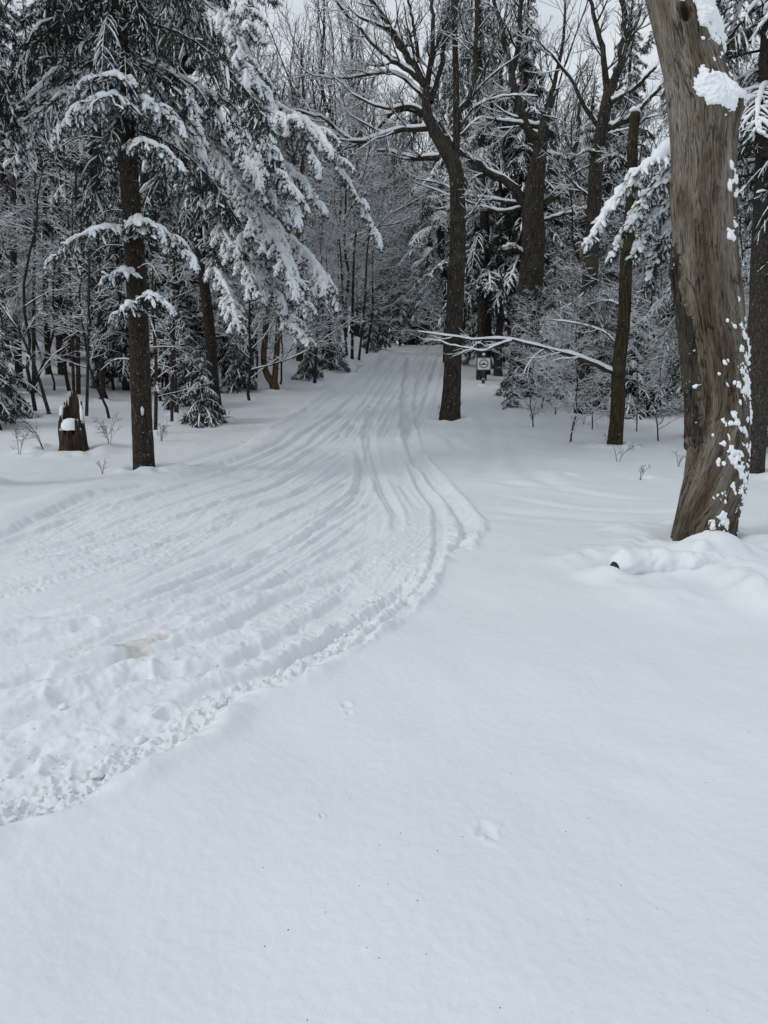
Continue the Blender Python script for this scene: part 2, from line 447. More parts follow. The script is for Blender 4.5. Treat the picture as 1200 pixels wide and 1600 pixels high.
def bark_mat(name, dark, light, sx=14, sz=3, fleck=0.0, bump=.8, moss=None):
    m, n, l, p = new_mat(name)
    p.inputs['Roughness'].default_value = .9; p.inputs['Specular IOR Level'].default_value = .15
    tc_ = n.new('ShaderNodeTexCoord'); mp_ = n.new('ShaderNodeMapping'); mp_.inputs['Scale'].default_value = (sx, sx, sz)
    l.new(tc_.outputs['Object'], mp_.inputs['Vector'])
    n1 = n.new('ShaderNodeTexNoise'); n1.inputs['Scale'].default_value = 1.6; n1.inputs['Detail'].default_value = 6; n1.inputs['Roughness'].default_value = .65
    l.new(mp_.outputs['Vector'], n1.inputs['Vector'])
    vo = n.new('ShaderNodeTexVoronoi'); vo.inputs['Scale'].default_value = 1.5; vo.feature = 'DISTANCE_TO_EDGE'
    l.new(mp_.outputs['Vector'], vo.inputs['Vector'])
    rp = ramp(n, [(.3, dark), (.52, tuple((a + b) / 2 for a, b in zip(dark, light))), (.72, light)])
    l.new(n1.outputs['Fac'], rp.inputs['Fac'])
    rv = ramp(n, [(0.0, (.35, .35, .35)), (.16, (1, 1, 1))]); l.new(vo.outputs['Distance'], rv.inputs['Fac'])
    mu = n.new('ShaderNodeMixRGB'); mu.blend_type = 'MULTIPLY'; mu.inputs['Fac'].default_value = .8
    l.new(rp.outputs['Color'], mu.inputs['Color1']); l.new(rv.outputs['Color'], mu.inputs['Color2'])
    outc = mu.outputs['Color']
    if moss:
        n5 = n.new('ShaderNodeTexNoise'); n5.inputs['Scale'].default_value = 2.3; n5.inputs['Detail'].default_value = 5
        l.new(tc_.outputs['Object'], n5.inputs['Vector'])
        r5 = ramp(n, [(.52, (0, 0, 0)), (.66, (1, 1, 1))]); l.new(n5.outputs['Fac'], r5.inputs['Fac'])
        m5 = n.new('ShaderNodeMixRGB'); m5.inputs['Color2'].default_value = (*moss, 1)
        l.new(r5.outputs['Color'], m5.inputs['Fac']); l.new(outc, m5.inputs['Color1']); outc = m5.outputs['Color']
    if fleck > 0:
        n6 = n.new('ShaderNodeTexNoise'); n6.inputs['Scale'].default_value = 34; n6.inputs['Detail'].default_value = 3
        l.new(tc_.outputs['Object'], n6.inputs['Vector'])
        r6 = ramp(n, [(.74 - fleck, (0, 0, 0)), (.77 - fleck, (1, 1, 1))]); l.new(n6.outputs['Fac'], r6.inputs['Fac'])
        m6 = n.new('ShaderNodeMixRGB'); m6.inputs['Color2'].default_value = (.6, .63, .66, 1)
        l.new(r6.outputs['Color'], m6.inputs['Fac']); l.new(outc, m6.inputs['Color1']); outc = m6.outputs['Color']
    l.new(outc, p.inputs['Base Color'])
    sm = n.new('ShaderNodeMath'); sm.operation = 'ADD'
    l.new(n1.outputs['Fac'], sm.inputs[0]); l.new(rv.outputs['Color'], sm.inputs[1])
    bm_ = n.new('ShaderNodeBump'); bm_.inputs['Strength'].default_value = bump; bm_.inputs['Distance'].default_value = .012
    l.new(sm.outputs[0], bm_.inputs['Height']); l.new(bm_.outputs['Normal'], p.inputs['Normal'])
    return m

M_GROUND = snow_mat('trail_snow', bump=.22, scale=55, ground=True)
M_SNOW = snow_mat('settled_snow', bump=.5, scale=45)
M_DRIFT = snow_mat('drift_snow', (.775, .80, .825), .35, 40)
M_BARK_SPRUCE = bark_mat('spruce_bark', (.016, .012, .009), (.075, .058, .044), 16, 7, fleck=.05)
M_BARK_MAPLE = bark_mat('maple_bark', (.016, .013, .011), (.088, .074, .060), 15, 2.4, fleck=.06, moss=(.058, .054, .034))
M_BARK_FAR = bark_mat('grey_bark', (.032, .025, .023), (.105, .086, .080), 12, 3)
M_BARK_BROWN = bark_mat('brown_bark', (.05, .032, .018), (.21, .14, .08), 16, 3, moss=(.03, .025, .02))
M_TWIG = bark_mat('twig_bark', (.02, .016, .013), (.07, .058, .048), 20, 20, bump=.2)

def needle_mat():
    m, n, l, p = new_mat('conifer_needles')
    oi = n.new('ShaderNodeObjectInfo'); tc_ = n.new('ShaderNodeTexCoord')
    n1 = n.new('ShaderNodeTexNoise'); n1.inputs['Scale'].default_value = 7; l.new(tc_.outputs['Object'], n1.inputs['Vector'])
    ad = n.new('ShaderNodeMath'); ad.operation = 'MULTIPLY_ADD'; ad.inputs[1].default_value = .35
    l.new(oi.outputs['Random'], ad.inputs[0]); l.new(n1.outputs['Fac'], ad.inputs[2])
    rp = ramp(n, [(.35, (.012, .020, .015)), (.95, (.040, .056, .040))]); l.new(ad.outputs[0], rp.inputs['Fac'])
    l.new(rp.outputs['Color'], p.inputs['Base Color'])
    p.inputs['Roughness'].default_value = .75; p.inputs['Specular IOR Level'].default_value = .2
    return m
M_NEEDLE = needle_mat()

# ------------------------------------------------------------------ ground sheet
def build_ground():
    az = np.concatenate([np.linspace(-math.pi, -.62, 40, endpoint=False), np.linspace(-.62, .62, 640, endpoint=False),
                         np.linspace(.62, math.pi, 40, endpoint=False)])
    r = np.concatenate([[.35, .8, 1.2], np.geomspace(1.55, 14, 590), np.geomspace(14, 60, 330)[1:], np.geomspace(60, 900, 46)[1:]])
    A, R = np.meshgrid(az, r)
    X = (R * np.sin(A)).ravel(); Y = (R * np.cos(A)).ravel()
    H, dirt = detail_h(X, Y)
    Z = base_h(X, Y) + H
    V = np.stack([X, Y, Z], -1); V = np.vstack([V, [[0, 0, 0]]])
    nr, na = len(r), len(az)
    i = (np.arange(nr - 1) * na)[:, None]; j = np.arange(na)[None, :]; j2 = (np.arange(na) + 1) % na; j2 = j2[None, :]
    F = np.stack([i + j, i + na + j, i + na + j2, i + j2], -1).reshape(-1, 4)
    F = F[:, ::-1]
    c = np.stack([np.full(na, nr * na), np.arange(na), (np.arange(na) + 1) % na], -1)[:, ::-1]
    me = mesh_np('snow_ground', V, [(F, 0), (c, 0)], [M_GROUND])
    if me.polygons[0].normal.z < 0: me.flip_normals()
    at = me.attributes.new('dirt', 'FLOAT', 'POINT'); at.data.foreach_set('value', np.append(dirt, 0).astype(np.float32))
    o = link('snow_ground', me); tag(o, kind='structure')
    o['label'] = 'snow covered forest floor with a packed trail climbing away'
    return o

# ------------------------------------------------------------------ bare branches
def spawn(P, R, n, t0, t1, ang, lf, rf, K, up=0.1, wig=.08, lmin=0.0, flat=1.0, tip=.35, rmax=1.0):
    """n children on each of the parent polylines"""
    B, Kp, _ = P.shape
    idx = np.repeat(np.arange(B), n); M = len(idx)
    t = t0 + (t1 - t0) * (np.tile(np.arange(n), B) + rng.random(M)) / n
    f = t * (Kp - 1); i = np.minimum(f.astype(int), Kp - 2); fr = (f - i)[:, None]
    s = P[idx, i] * (1 - fr) + P[idx, i + 1] * fr
    tan = P[idx, i + 1] - P[idx, i]; tan /= np.linalg.norm(tan, axis=1, keepdims=True) + 1e-9
    r0 = R[idx, i] * (1 - fr[:, 0]) + R[idx, i + 1] * fr[:, 0]
    plen = np.linalg.norm(np.diff(P, axis=1), axis=2).sum(1)[idx]
    rv = rng.normal(size=(M, 3)); rv[:, 2] *= flat
    rv -= (rv * tan).sum(1, keepdims=True) * tan; rv /= np.linalg.norm(rv, axis=1, keepdims=True) + 1e-9
    a = np.radians(ang * (.7 + .6 * rng.random(M)))[:, None]
    d = tan * np.cos(a) + rv * np.sin(a)
    L = np.maximum(plen * lf * (1.15 - .75 * t) * (.6 + .8 * rng.random(M)), lmin)
    rr = np.minimum(r0 * rf * (.7 + .5 * rng.random(M)), rmax)
    C = np.zeros((M, K, 3)); C[:, 0] = s
    step = (L / (K - 1))[:, None]
    for k in range(1, K):
        d = d + rng.normal(size=(M, 3)) * wig * 1.6; d[:, 2] += up / (K - 1) * 1.5
        d /= np.linalg.norm(d, axis=1, keepdims=True)
        C[:, k] = C[:, k - 1] + d * step
    Rr = rr[:, None] * np.linspace(1, tip, K)[None, :]
    return C, Rr

def snow_on(P, R, amount=1.0, add=.006, smin=.25):
    """snow lying on top of the branches"""
    T = np.gradient(P, axis=1); L = np.linalg.norm(T, axis=2) + 1e-9
    hz = np.sqrt(T[..., 0] ** 2 + T[..., 1] ** 2) / L
    hz = np.clip((hz - smin) / (1 - smin), 0, 1) ** .7
    nz_ = .75 + .5 * rng.random(R.shape)
    Rs = (np.minimum(R * .85, .05) + add) * hz * amount * nz_
    Rs[:, -1] *= .5
    Ps = P.copy(); Ps[..., 2] += R * .75 + Rs * .35 - .001
    keep = Rs.max(1) > .0025
    return Ps[keep], Rs[keep]

def bare_tree_arrays(H, r, nl=(11, 6, 5), seedless=None, first=.28, ang=52, up=.5, spread=.42, add=.006, flat=1.0, twig_r=.0045, snow=1.0, Strunk=10, K=(7, 5, 4), lean=.03):
    Pt = np.zeros((1, 12, 3)); z = np.linspace(-.3, H, 12)
    Pt[0, :, 2] = z; Pt[0, :, 0] = np.cumsum(rng.normal(size=12) * H * lean * .35); Pt[0, :, 1] = np.cumsum(rng.normal(size=12) * H * lean * .35)
    Pt[0, :, :2] -= Pt[0, 0, :2]
    Rt = (r * np.linspace(1, .22, 12) ** 1.0)[None, :]; Rt[0, 0] *= 1.2
    levels = [(Pt, Rt)]
    P1, R1 = spawn(Pt, Rt, nl[0], first, .98, ang, spread, .55, K[0], up=up, wig=.09, flat=flat)
    P2, R2 = spawn(P1, R1, nl[1], .15, 1, 45, .45, .55, K[1], up=up * .6, wig=.1, flat=flat)
    R2 = np.maximum(R2, twig_r * 1.5)
    P3, R3 = spawn(np.concatenate([P2, P1[:, -K[1]:]]), np.concatenate([R2, R1[:, -K[1]:]]), nl[2], .1, 1, 42, .5, .5, K[2], up=up * .4, wig=.1, lmin=.15, flat=flat)
    R3 = np.maximum(R3, twig_r)
    if len(nl) > 3:
        P4, R4 = spawn(P3, R3, nl[3], .1, 1, 42, .6, .6, 3, up=.1, wig=.1, lmin=.12, flat=flat); R4 = np.maximum(R4, twig_r * .7)
    else: P4 = None
    wood = Acc(); V, F = tube_batch(Pt, Rt, Strunk); wood.add(V, F)
    br = Acc(); sn = Acc()
    for (P, R, S) in [(P1, R1, 5), (P2, R2, 4), (P3, R3, 3)] + ([(P4, R4, 3)] if P4 is not None else []):
        V, F = tube_batch(P, R, S); br.add(V, F)
        Ps, Rs = snow_on(P, R, snow, add)
        if len(Ps): V, F = tube_batch(Ps, Rs, 3 if S < 5 else 4); sn.add(V, F)
    return wood, br, sn

# ------------------------------------------------------------------ conifer boughs
def bough_arrays(axis, width, twig_gap=.07, sub_gap=.06, sub_len=.11, needle=(.045, .010), nn=7, snow_r=.02, core_r=.045, snow=1.0,
                 hang=.5, wood_r=.014, needles=True, sub=True, cover=1.0):
    axis = np.asarray(axis, float); K = len(axis)
    seg = np.linalg.norm(np.diff(axis, axis=0), axis=1); L = seg.sum(); cum = np.concatenate([[0], np.cumsum(seg)]) / L
    n = max(6, int(L / twig_gap) * 2)
    t = np.clip((np.arange(n) + rng.random(n) * .8) / n * .98 + .04, 0, .995)
    S = np.stack([np.interp(t, cum, axis[:, c]) for c in range(3)], -1)
    e = .02; tan = np.stack([np.interp(np.minimum(t + e, 1), cum, axis[:, c]) - np.interp(t - e, cum, axis[:, c]) for c in range(3)], -1)
    tan /= np.linalg.norm(tan, axis=1, keepdims=True) + 1e-9
    side = np.cross(tan, [0, 0, 1.]); side /= np.linalg.norm(side, axis=1, keepdims=True) + 1e-9
    sg = np.where(np.arange(n) % 2 == 0, 1, -1)[:, None]
    lw = width * .5 * (np.sin(np.pi * np.clip(t * .82 + .16, 0, 1)) ** .8 * .9 + .12) * (.65 + .6 * rng.random(n))
    d = tan * .62 + side * sg * .8 + rng.normal(size=(n, 3)) * .12
    d[:, 2] += .05; d /= np.linalg.norm(d, axis=1, keepdims=True)
    Kt = 5; T = np.zeros((n, Kt, 3)); T[:, 0] = S; st = (lw / (Kt - 1))[:, None]
    for k in range(1, Kt):
        d = d + [0, 0, -hang / (Kt - 1) * 1.3] + rng.normal(size=(n, 3)) * .05
        d /= np.linalg.norm(d, axis=1, keepdims=True); T[:, k] = T[:, k - 1] + d * st
    TR_ = np.full((n, Kt), .004)
    twigs = [(T, TR_)]
    if sub:
        ns = max(2, int(np.mean(lw) / sub_gap) + 1)
        P, R = spawn(T, TR_, ns, .15, .95, 45, .01, .7, 3, up=-.25, wig=.05, lmin=sub_len, flat=.35)
        twigs.append((P, R))
    wood = Acc()
    V, F = tube_batch(axis[None], (wood_r * np.linspace(1, .3, K))[None], 5); wood.add(V, F, 0)
    V, F = tube_batch(T[:, [0, 2, 4]], TR_[:, [0, 2, 4]], 3); wood.add(V, F, 0)
    if needles:
        for P, R in twigs:
            B, Kp, _ = P.shape; m = nn if P.shape[1] == 3 else int(nn * 1.8)
            idx = np.repeat(np.arange(B), m); M = len(idx); tt = rng.random(M) * (Kp - 1.01); i = tt.astype(int); fr = (tt - i)[:, None]
            c = P[idx, i] * (1 - fr) + P[idx, i + 1] * fr; tg = P[idx, i + 1] - P[idx, i]; tg /= np.linalg.norm(tg, axis=1, keepdims=True) + 1e-9
            rv = rng.normal(size=(M, 3)); rv[:, 2] -= .5; rv -= (rv * tg).sum(1, keepdims=True) * tg; rv /= np.linalg.norm(rv, axis=1, keepdims=True) + 1e-9
            dr = tg * .75 + rv * .65; ln = (needle[0] * (.6 + .8 * rng.random(M)))[:, None]
            w = np.cross(dr, rng.normal(size=(M, 3))); w /= np.linalg.norm(w, axis=1, keepdims=True) + 1e-9; w *= needle[1] * .5
            V = np.stack([c - w, c + w, c + dr * ln], 1).reshape(-1, 3); wood.add(V, np.arange(3 * M).reshape(-1, 3), 1)
    sn = Acc()
    if snow > 0:
        # crust along the axis
        Kc = max(K, int(L / .09)); u = np.linspace(.02, 1, Kc)
        C = np.stack([np.interp(u, cum, axis[:, c]) for c in range(3)], -1)
        rc = core_r * (.65 + .7 * rng.random(Kc)) * np.clip(np.sin(np.pi * np.clip(u * .86 + .1, 0, 1)) + .15, .1, 1) * snow; rc[-1] = .004; rc[0] *= .3
        C[:, 2] += rc * .55 + .004; C += rng.normal(size=C.shape) * core_r * .15
        V, F = tube_batch(C[None], rc[None], 7, squash=.75); sn.add(V, F)
        for P, R in twigs:
            B, Kp, _ = P.shape; keep = rng.random(B) < cover
            P = P[keep]; B = len(P)
            if B == 0: continue
            if Kp == 3: # smooth to 4 rings
                Q = np.stack([P[:, 0], P[:, 0] * .35 + P[:, 1] * .65, P[:, 1] * .4 + P[:, 2] * .6, P[:, 2]], 1); pr = np.array([.5, 1, .95, .28]); base = snow_r * .85
            else:
                Q = P; pr = np.array([.55, .95, 1.05, .95, .25]); base = snow_r * 1.15
            rs = base * pr[None] * (.35 + 1.1 * rng.random((B, 1)) ** 1.4) * (.65 + .7 * rng.random(Q.shape[:2])) * snow
            Q = Q.copy(); Q[..., 2] += rs * .6 + .003
            V, F = tube_batch(Q, rs, 5, squash=.8); sn.add(V, F)
    return wood, sn

def droop_axis(L, rise, droop, K=9, sway=.06):
    u = np.linspace(0, 1, K); x = L * u * (1 - .16 * droop * u * u); z = L * (rise * u - droop * u * u)
    y = L * sway * np.sin(u * 3 + random.random() * 6) * u
    return np.stack([x, y, z], -1)

BOUGH = []     # detailed boughs about 1.6 m long: (wood mesh, snow mesh)
for k in range(6):
    ax = droop_axis(1.6, .15 + .1 * random.random(), .35 + .25 * random.random())
    w_, s_ = bough_arrays(ax, 1.0, twig_gap=.11, sub_gap=.10, sub_len=.12, needle=(.06, .013), nn=9, snow_r=.024, core_r=.040, cover=[.95, .8, .55, .9, .4, .7][k])
    BOUGH.append((w_.mesh('bough', [M_TWIG, M_NEEDLE], False), s_.mesh('bough_snow', [M_SNOW])))
HANG = []      # hanging, nearly snow-free inner boughs
for k in range(4):
    ax = droop_axis(1.6, .08, .5 + .1 * k)
    w_, s_ = bough_arrays(ax, .9, twig_gap=.08, sub_gap=.09, sub_len=.13, needle=(.07, .014), nn=8, snow_r=.012, core_r=.006, cover=.34, hang=1.0)
    HANG.append((w_.mesh('bough', [M_TWIG, M_NEEDLE], False), s_.mesh('bough_snow', [M_SNOW])))

CLUMP = []     # short fans weighed down by thick snow
for k in range(5):
    ax = droop_axis(.75, .10, .55 + .3 * random.random(), K=8)
    w_, s_ = bough_arrays(ax, .62, twig_gap=.085, sub_gap=.10, sub_len=.10, needle=(.075, .016), nn=12, snow_r=.034, core_r=.055, cover=.95, hang=1.1)
    CLUMP.append((w_.mesh('bough', [M_TWIG, M_NEEDLE], False), s_.mesh('bough_snow', [M_SNOW])))

def put_bough(parent, loc, az, pitch, s, pool, k, roll=0.0):
    wm, sm = pool[k % len(pool)]
    o = link('bough', wm, parent, loc)
    o.rotation_mode = 'QUATERNION'
    q = Matrix.Rotation(az, 3, 'Z') @ Matrix.Rotation(-pitch, 3, 'Y') @ Matrix.Rotation(roll, 3, 'X')
    o.rotation_quaternion = q.to_quaternion(); o.scale = (s, s, s)
    link('snow', sm, o)
    return o

# low-detail boughs joined into the crowns of trees farther away
LOWB = []
for k in range(6):
    ax = droop_axis(1.4, .12, .40 + .25 * random.random(), K=6)
    w_, s_ = bough_arrays(ax, .95, twig_gap=.16, sub_gap=.16, sub_len=.17, needle=(.15, .035), nn=7, snow_r=.022, core_r=.036, cover=[.8, .65, .4, .7, .3, .55][k], hang=1.0)
    LOWB.append((w_.merged(), s_.merged()))

def xform(V, az, pitch, s, loc):
    m = np.array((Matrix.Rotation(az, 3, 'Z') @ Matrix.Rotation(-pitch, 3, 'Y')))
    return (V * s) @ m.T + loc

def crown_arrays(H, z0, Rmax, n, snowy=1.0, top=1.0, ragged=.35):
    fol = Acc(); sn = Acc()
    for i in range(n):
        u = (i + random.random()) / n; z = z0 + (H - z0) * u ** 1.0
        R = Rmax * ((1 - u) ** .8 * .95 + .06) * (1 - ragged + 2 * ragged * random.random() * .7)
        az = i * 2.399 + random.random() * .8
        s = R / 1.4; (wV, wF), (sV, sF) = LOWB[random.randrange(6)]
        p = .35 * u - .25 + random.uniform(-.15, .12)
        loc = np.array([0, 0, z])
        V = xform(wV, az, p, s, loc); n0 = fol.n
        fol.V.append(V.astype(np.float32)); fol.F += [(f + n0, m) for f, m in wF]; fol.n += len(V)
        if random.random() < snowy:
            V = xform(sV, az, p, s, loc); n0 = sn.n
            sn.V.append(V.astype(np.float32)); sn.F += [(f + n0, m) for f, m in sF]; sn.n += len(V)
    return fol, sn

def simple_trunk(H, r, S=10, wob=.02):
    K = 10; P = np.zeros((1, K, 3)); P[0, :, 2] = np.linspace(-.3, H, K); P[0, 1:, :2] = rng.normal(size=(K - 1, 2)) * wob * r * 4
    R = (r * np.linspace(1.1, .12, K))[None]; return tube_batch(P, R, S)

SPRUCE = []  # tall snowy spruce prototypes: dict of meshes
for (H, z0, Rm, n, sn_) in [(15, 2.2, 2.1, 130, .9), (12, 1.2, 1.9, 110, 1.0), (17, 4.5, 2.3, 125, .8)]:
    f_, s_ = crown_arrays(H, z0, Rm, n, sn_)
    V, F = simple_trunk(H, H * .011 + .03)
    SPRUCE.append(dict(trunk=mesh_np('trunk', V, [(F, 0)], [M_BARK_SPRUCE]), crown=f_.mesh('crown', [M_TWIG, M_NEEDLE], False), snow=s_.mesh('crown_snow', [M_SNOW])))
YOUNG = []
for (H, z0, Rm, n) in [(3.2, .35, 1.0, 46), (2.2, .15, .85, 36), (4.6, .9, 1.15, 56)]:
    f_, s_ = crown_arrays(H, z0, Rm, n, 1.0)
    V, F = simple_trunk(H, H * .012 + .012, 7)
    YOUNG.append(dict(trunk=mesh_np('trunk', V, [(F, 0)], [M_BARK_SPRUCE]), crown=f_.mesh('crown', [M_TWIG, M_NEEDLE], False), snow=s_.mesh('crown_snow', [M_SNOW])))
BARE = []
for (H, r, kw) in [(13, .15, dict(nl=(12, 7, 6), first=.25)), (15, .17, dict(nl=(12, 7, 6), first=.4, ang=40, up=.8)), (11, .11, dict(nl=(13, 6, 6), first=.2, ang=58, up=.35)),
                   (14, .13, dict(nl=(10, 7, 6), first=.45, ang=35, up=.9))]:
    w_, b_, s_ = bare_tree_arrays(H, r, add=.003, twig_r=.006, snow=.8, **kw)
    BARE.append(dict(trunk=w_.mesh('trunk', [M_BARK_FAR]), crown=b_.mesh('branches', [M_BARK_FAR]), snow=s_.mesh('branch_snow', [M_SNOW])))
LACY = []   # snow-lined understory saplings
for (H, r, kw) in [(5.5, .04, dict(nl=(18, 7, 5, 2), first=.12, ang=65, up=.15, spread=.5, flat=.5)), (4.0, .03, dict(nl=(16, 6, 5, 2), first=.1, ang=70, up=.1, spread=.55, flat=.4)),
                   (7.0, .055, dict(nl=(16, 8, 5, 2), first=.3, ang=62, up=.2, spread=.42, flat=.5))]:
    w_, b_, s_ = bare_tree_arrays(H, r, add=.0045, twig_r=.0035, snow=1.0, Strunk=6, **kw)
    LACY.append(dict(trunk=w_.mesh('trunk', [M_TWIG]), crown=b_.mesh('branches', [M_TWIG]), snow=s_.mesh('branch_snow', [M_SNOW])))

def put_tree(proto, name, loc, label, cat, group, rz, s, crown='crown', tilt=0.0):
    t = thing(name, loc, label, cat, group, rz, s)
    if tilt: t.rotation_euler = (tilt, 0, rz)
    link('trunk', proto['trunk'], t); c = link(crown, proto['crown'], t); link('snow', proto['snow'], c)
    return t

# ------------------------------------------------------------------ detailed trunks
def bark_tube(pts, radii, S=26, ring=.05, amp=.03, sx=14, sz=4, seed=0, flare=0.0, cap=False):
    """world points and radii -> bark-ridged tube in world coordinates"""
    pts = np.asarray(pts, float); L = np.linalg.norm(np.diff(pts, axis=0), axis=1).sum()
    K = max(6, int(L / ring)); P = catmull(pts, K)
    seg = np.linalg.norm(np.diff(pts, axis=0), axis=1); cum = np.concatenate([[0], np.cumsum(seg)]) / seg.sum()
    R = np.interp(np.linspace(0, 1, K), cum, radii)
    u = np.linspace(0, L, K); R = R * (1 + flare * np.exp(-(u / .28) ** 1.5))
    V, F = tube_batch(P[None], R[None], S)
    C = np.repeat(P, S, axis=0); d = V - C; rr = np.linalg.norm(d, axis=1, keepdims=True) + 1e-9
    th = np.tile(np.arange(S) * 2 * math.pi / S, K); uu = np.repeat(u, S); r0 = np.repeat(R, S)
    cx, sy = np.cos(th) * sx * .12, np.sin(th) * sx * .12
    nzv = vnoise(cx * 1.6 + 5, sy * 1.6, uu * sz, seed) * .6 + vnoise(cx * 4, sy * 4, uu * sz * 2.2, seed + 1) * .5 + .5 * vnoise(cx * .5, sy * .5, uu * .9, seed + 2)
    rib = np.cos(th * 5 + seed) * flare * np.exp(-(uu / .25) ** 1.3) * .25
    V = C + d * (1 + (amp / np.maximum(rr, .03) * .35 * nzv)[:, None] if False else 1 + ((amp * nzv)[:, None] + rib[:, None]))
    faces = [(F, 0)]
    if cap:
        top = np.arange((K - 1) * S, K * S); V = np.vstack([V, P[-1:] + [0, 0, .01]])
        faces.append((np.stack([top, np.roll(top, -1), np.full(S, len(V) - 1)], -1), 0))
    return V, faces, P, R

def pix_path(pl, Y):
    out = []
    for p in pl:
        y = p[2] if len(p) > 2 else Y
        out.append(unproj(p[0], p[1], y))
    return np.array(out)

def mesh_at(name, V, faces, mats, base, parent, smooth=True):
    return link(name, mesh_np(name, V - np.asarray(base), faces, mats, smooth), parent)

def limb_part(root, base, pl, Y, r0, r1, mat, name='limb', nsub=(8, 5, 4), depthvar=1.2, snow=1.0, sublen=.35, twigs=True, upk=.35, snow_core=1.0, ang=45, add=.005, tw=.0035):
    """a limb along a pixel path at distance Y, with its own side branches and the snow lying on it"""
    K = 18; dy = random.uniform(-1, 1) * depthvar
    q = [(p[0], p[1], (p[2] if len(p) > 2 else Y + dy * i / (len(pl) - 1))) for i, p in enumerate(pl)]
    pts = catmull(pix_path(q, Y), K)
    pts[1:-1] += rng.normal(size=(K - 2, 3)) * r0 * .18
    R = np.linspace(r0, r1, K)
    acc = Acc(); V, F = tube_batch(pts[None], R[None], 9)
    nzv = 1 + .12 * vnoise(V[:, 0] * 14, V[:, 1] * 14, V[:, 2] * 9, 3)
    C = np.repeat(pts, 9, axis=0); V = C + (V - C) * nzv[:, None]; acc.add(V, F)
    sn = Acc(); Ps, Rs = snow_on(pts[None], R[None], snow * snow_core, add)
    Rs = Rs * 1.0
    if len(Ps): V, F = tube_batch(Ps, Rs, 6); sn.add(V, F)
    P, Rr = pts[None], R[None]
    lv = [(P, Rr)]
    for i, n in enumerate(nsub):
        src = lv[-1]
        rf = [.45, .6, .7][min(i, 2)]
        P, Rr = spawn(src[0], src[1], n, .12, .98, ang - 6 * i, sublen if i == 0 else .62, rf, [7, 5, 4, 3][i], up=upk * (1 if i == 0 else .6), wig=[.09, .06, .05, .05][i], lmin=.16, rmax=.03, flat=.8)
        Rr = np.maximum(Rr, tw)
        lv.append((P, Rr))
        V, F = tube_batch(P, Rr, [5, 4, 3, 3][i]); acc.add(V, F)
        Ps, Rs = snow_on(P, Rr, snow, add * [.8, .5, .4, .4][i])
        if len(Ps): V, F = tube_batch(Ps, Rs, [4, 3, 3, 3][i]); sn.add(V, F)
    V, F = acc.merged(); o = mesh_at(name, V, F, [mat], base, root)
    if sn.n:
        V, F = sn.merged(); mesh_at('snow', V, F, [M_SNOW], base, o)
    return o

def width_r(px, Y): return px * .5 * Y / FPX

def hero_trunk(root, base, pl, Y, widths, mat, S=26, flare=.25, amp=.05, name='trunk', cap=False, seed=0, extend=0):
    pts = pix_path(pl, Y); pts[0, 2] -= .25
    if extend:
        d = pts[-1] - pts[-2]; d /= np.linalg.norm(d); pts = np.vstack([pts, pts[-1] + d * extend]); widths = list(widths) + [widths[-1] * .45]
    R = [width_r(w, Y) for w in widths]
    V, F, P, Rr = bark_tube(pts, R, S=S, amp=amp, seed=seed, flare=flare, cap=cap)
    o = mesh_at(name, V, F, [mat], base, root)
    return o, P, Rr

def foot(px, py, r=.2):
    g = G(px, py); tree_feet.append((g[0], g[1] + r * .6, r)); return g

def custom_bough(root, base, pl, Y, width, snow=1.0, cover=.95, hang=.6, core=.05, sr=.03, gap=.10, K=14, **kw):
    ax = catmull(pix_path(pl, Y), K)
    w_, s_ = bough_arrays(ax, width, twig_gap=gap, sub_gap=.12, sub_len=.13, needle=(.075, .016), nn=11, snow_r=sr, core_r=core, snow=snow, cover=cover, hang=hang, wood_r=.02, **kw)
    V, F = w_.merged(); o = mesh_at('bough', V, F, [M_TWIG, M_NEEDLE], base, root, False)
    V, F = s_.merged(); mesh_at('snow', V, F, [M_SNOW], base, o)
    return o

# ================================================================== LEFT: tall spruce nearest the trail
g = foot(225, 736, .2); Y1 = g[1] + .15
sp1 = thing('spruce_tree', g, 'tall dark spruce with white mark low on trunk at left edge of trail', 'spruce tree')
hero_trunk(sp1, g, [(225, 738), (221, 640), (216, 500), (209, 380), (203, 300), (196, 200), (190, 90), (185, 0)], Y1, [34, 31, 30, 29, 27, 25, 22, 19], M_BARK_SPRUCE, flare=.12, extend=4, seed=2)
bl_c = unproj(222, 642, Y1 - .175)
def disc_shape(c, w, h, mat, name, base, parent, d=.006, n=18, wob=.1):
    th = np.arange(n) * 2 * math.pi / n; rr = 1 + wob * np.sin(th * 3 + 1) + wob * .6 * np.sin(th * 5)
    x = np.cos(th) * w / 2 * rr; z = np.sin(th) * h / 2 * rr
    V = np.concatenate([np.stack([x, np.full(n, -d), z], -1) * [.85, 1, .9], np.stack([x, np.full(n, d * 3), z], -1), [[0, -d * 1.2, 0]]]) + c
    i = np.arange(n); j = (i + 1) % n
    return mesh_at(name, V, [(np.stack([i, j, j + n, i + n], -1), 0), (np.stack([j, i, np.full(n, 2 * n)], -1), 0)], [mat], base, parent)
M_WHITE = snow_mat('white_blaze_paint', (.62, .64, .64), .1, 30)
disc_shape(bl_c, .045, .14, M_WHITE, 'trail_blaze', g, sp1)

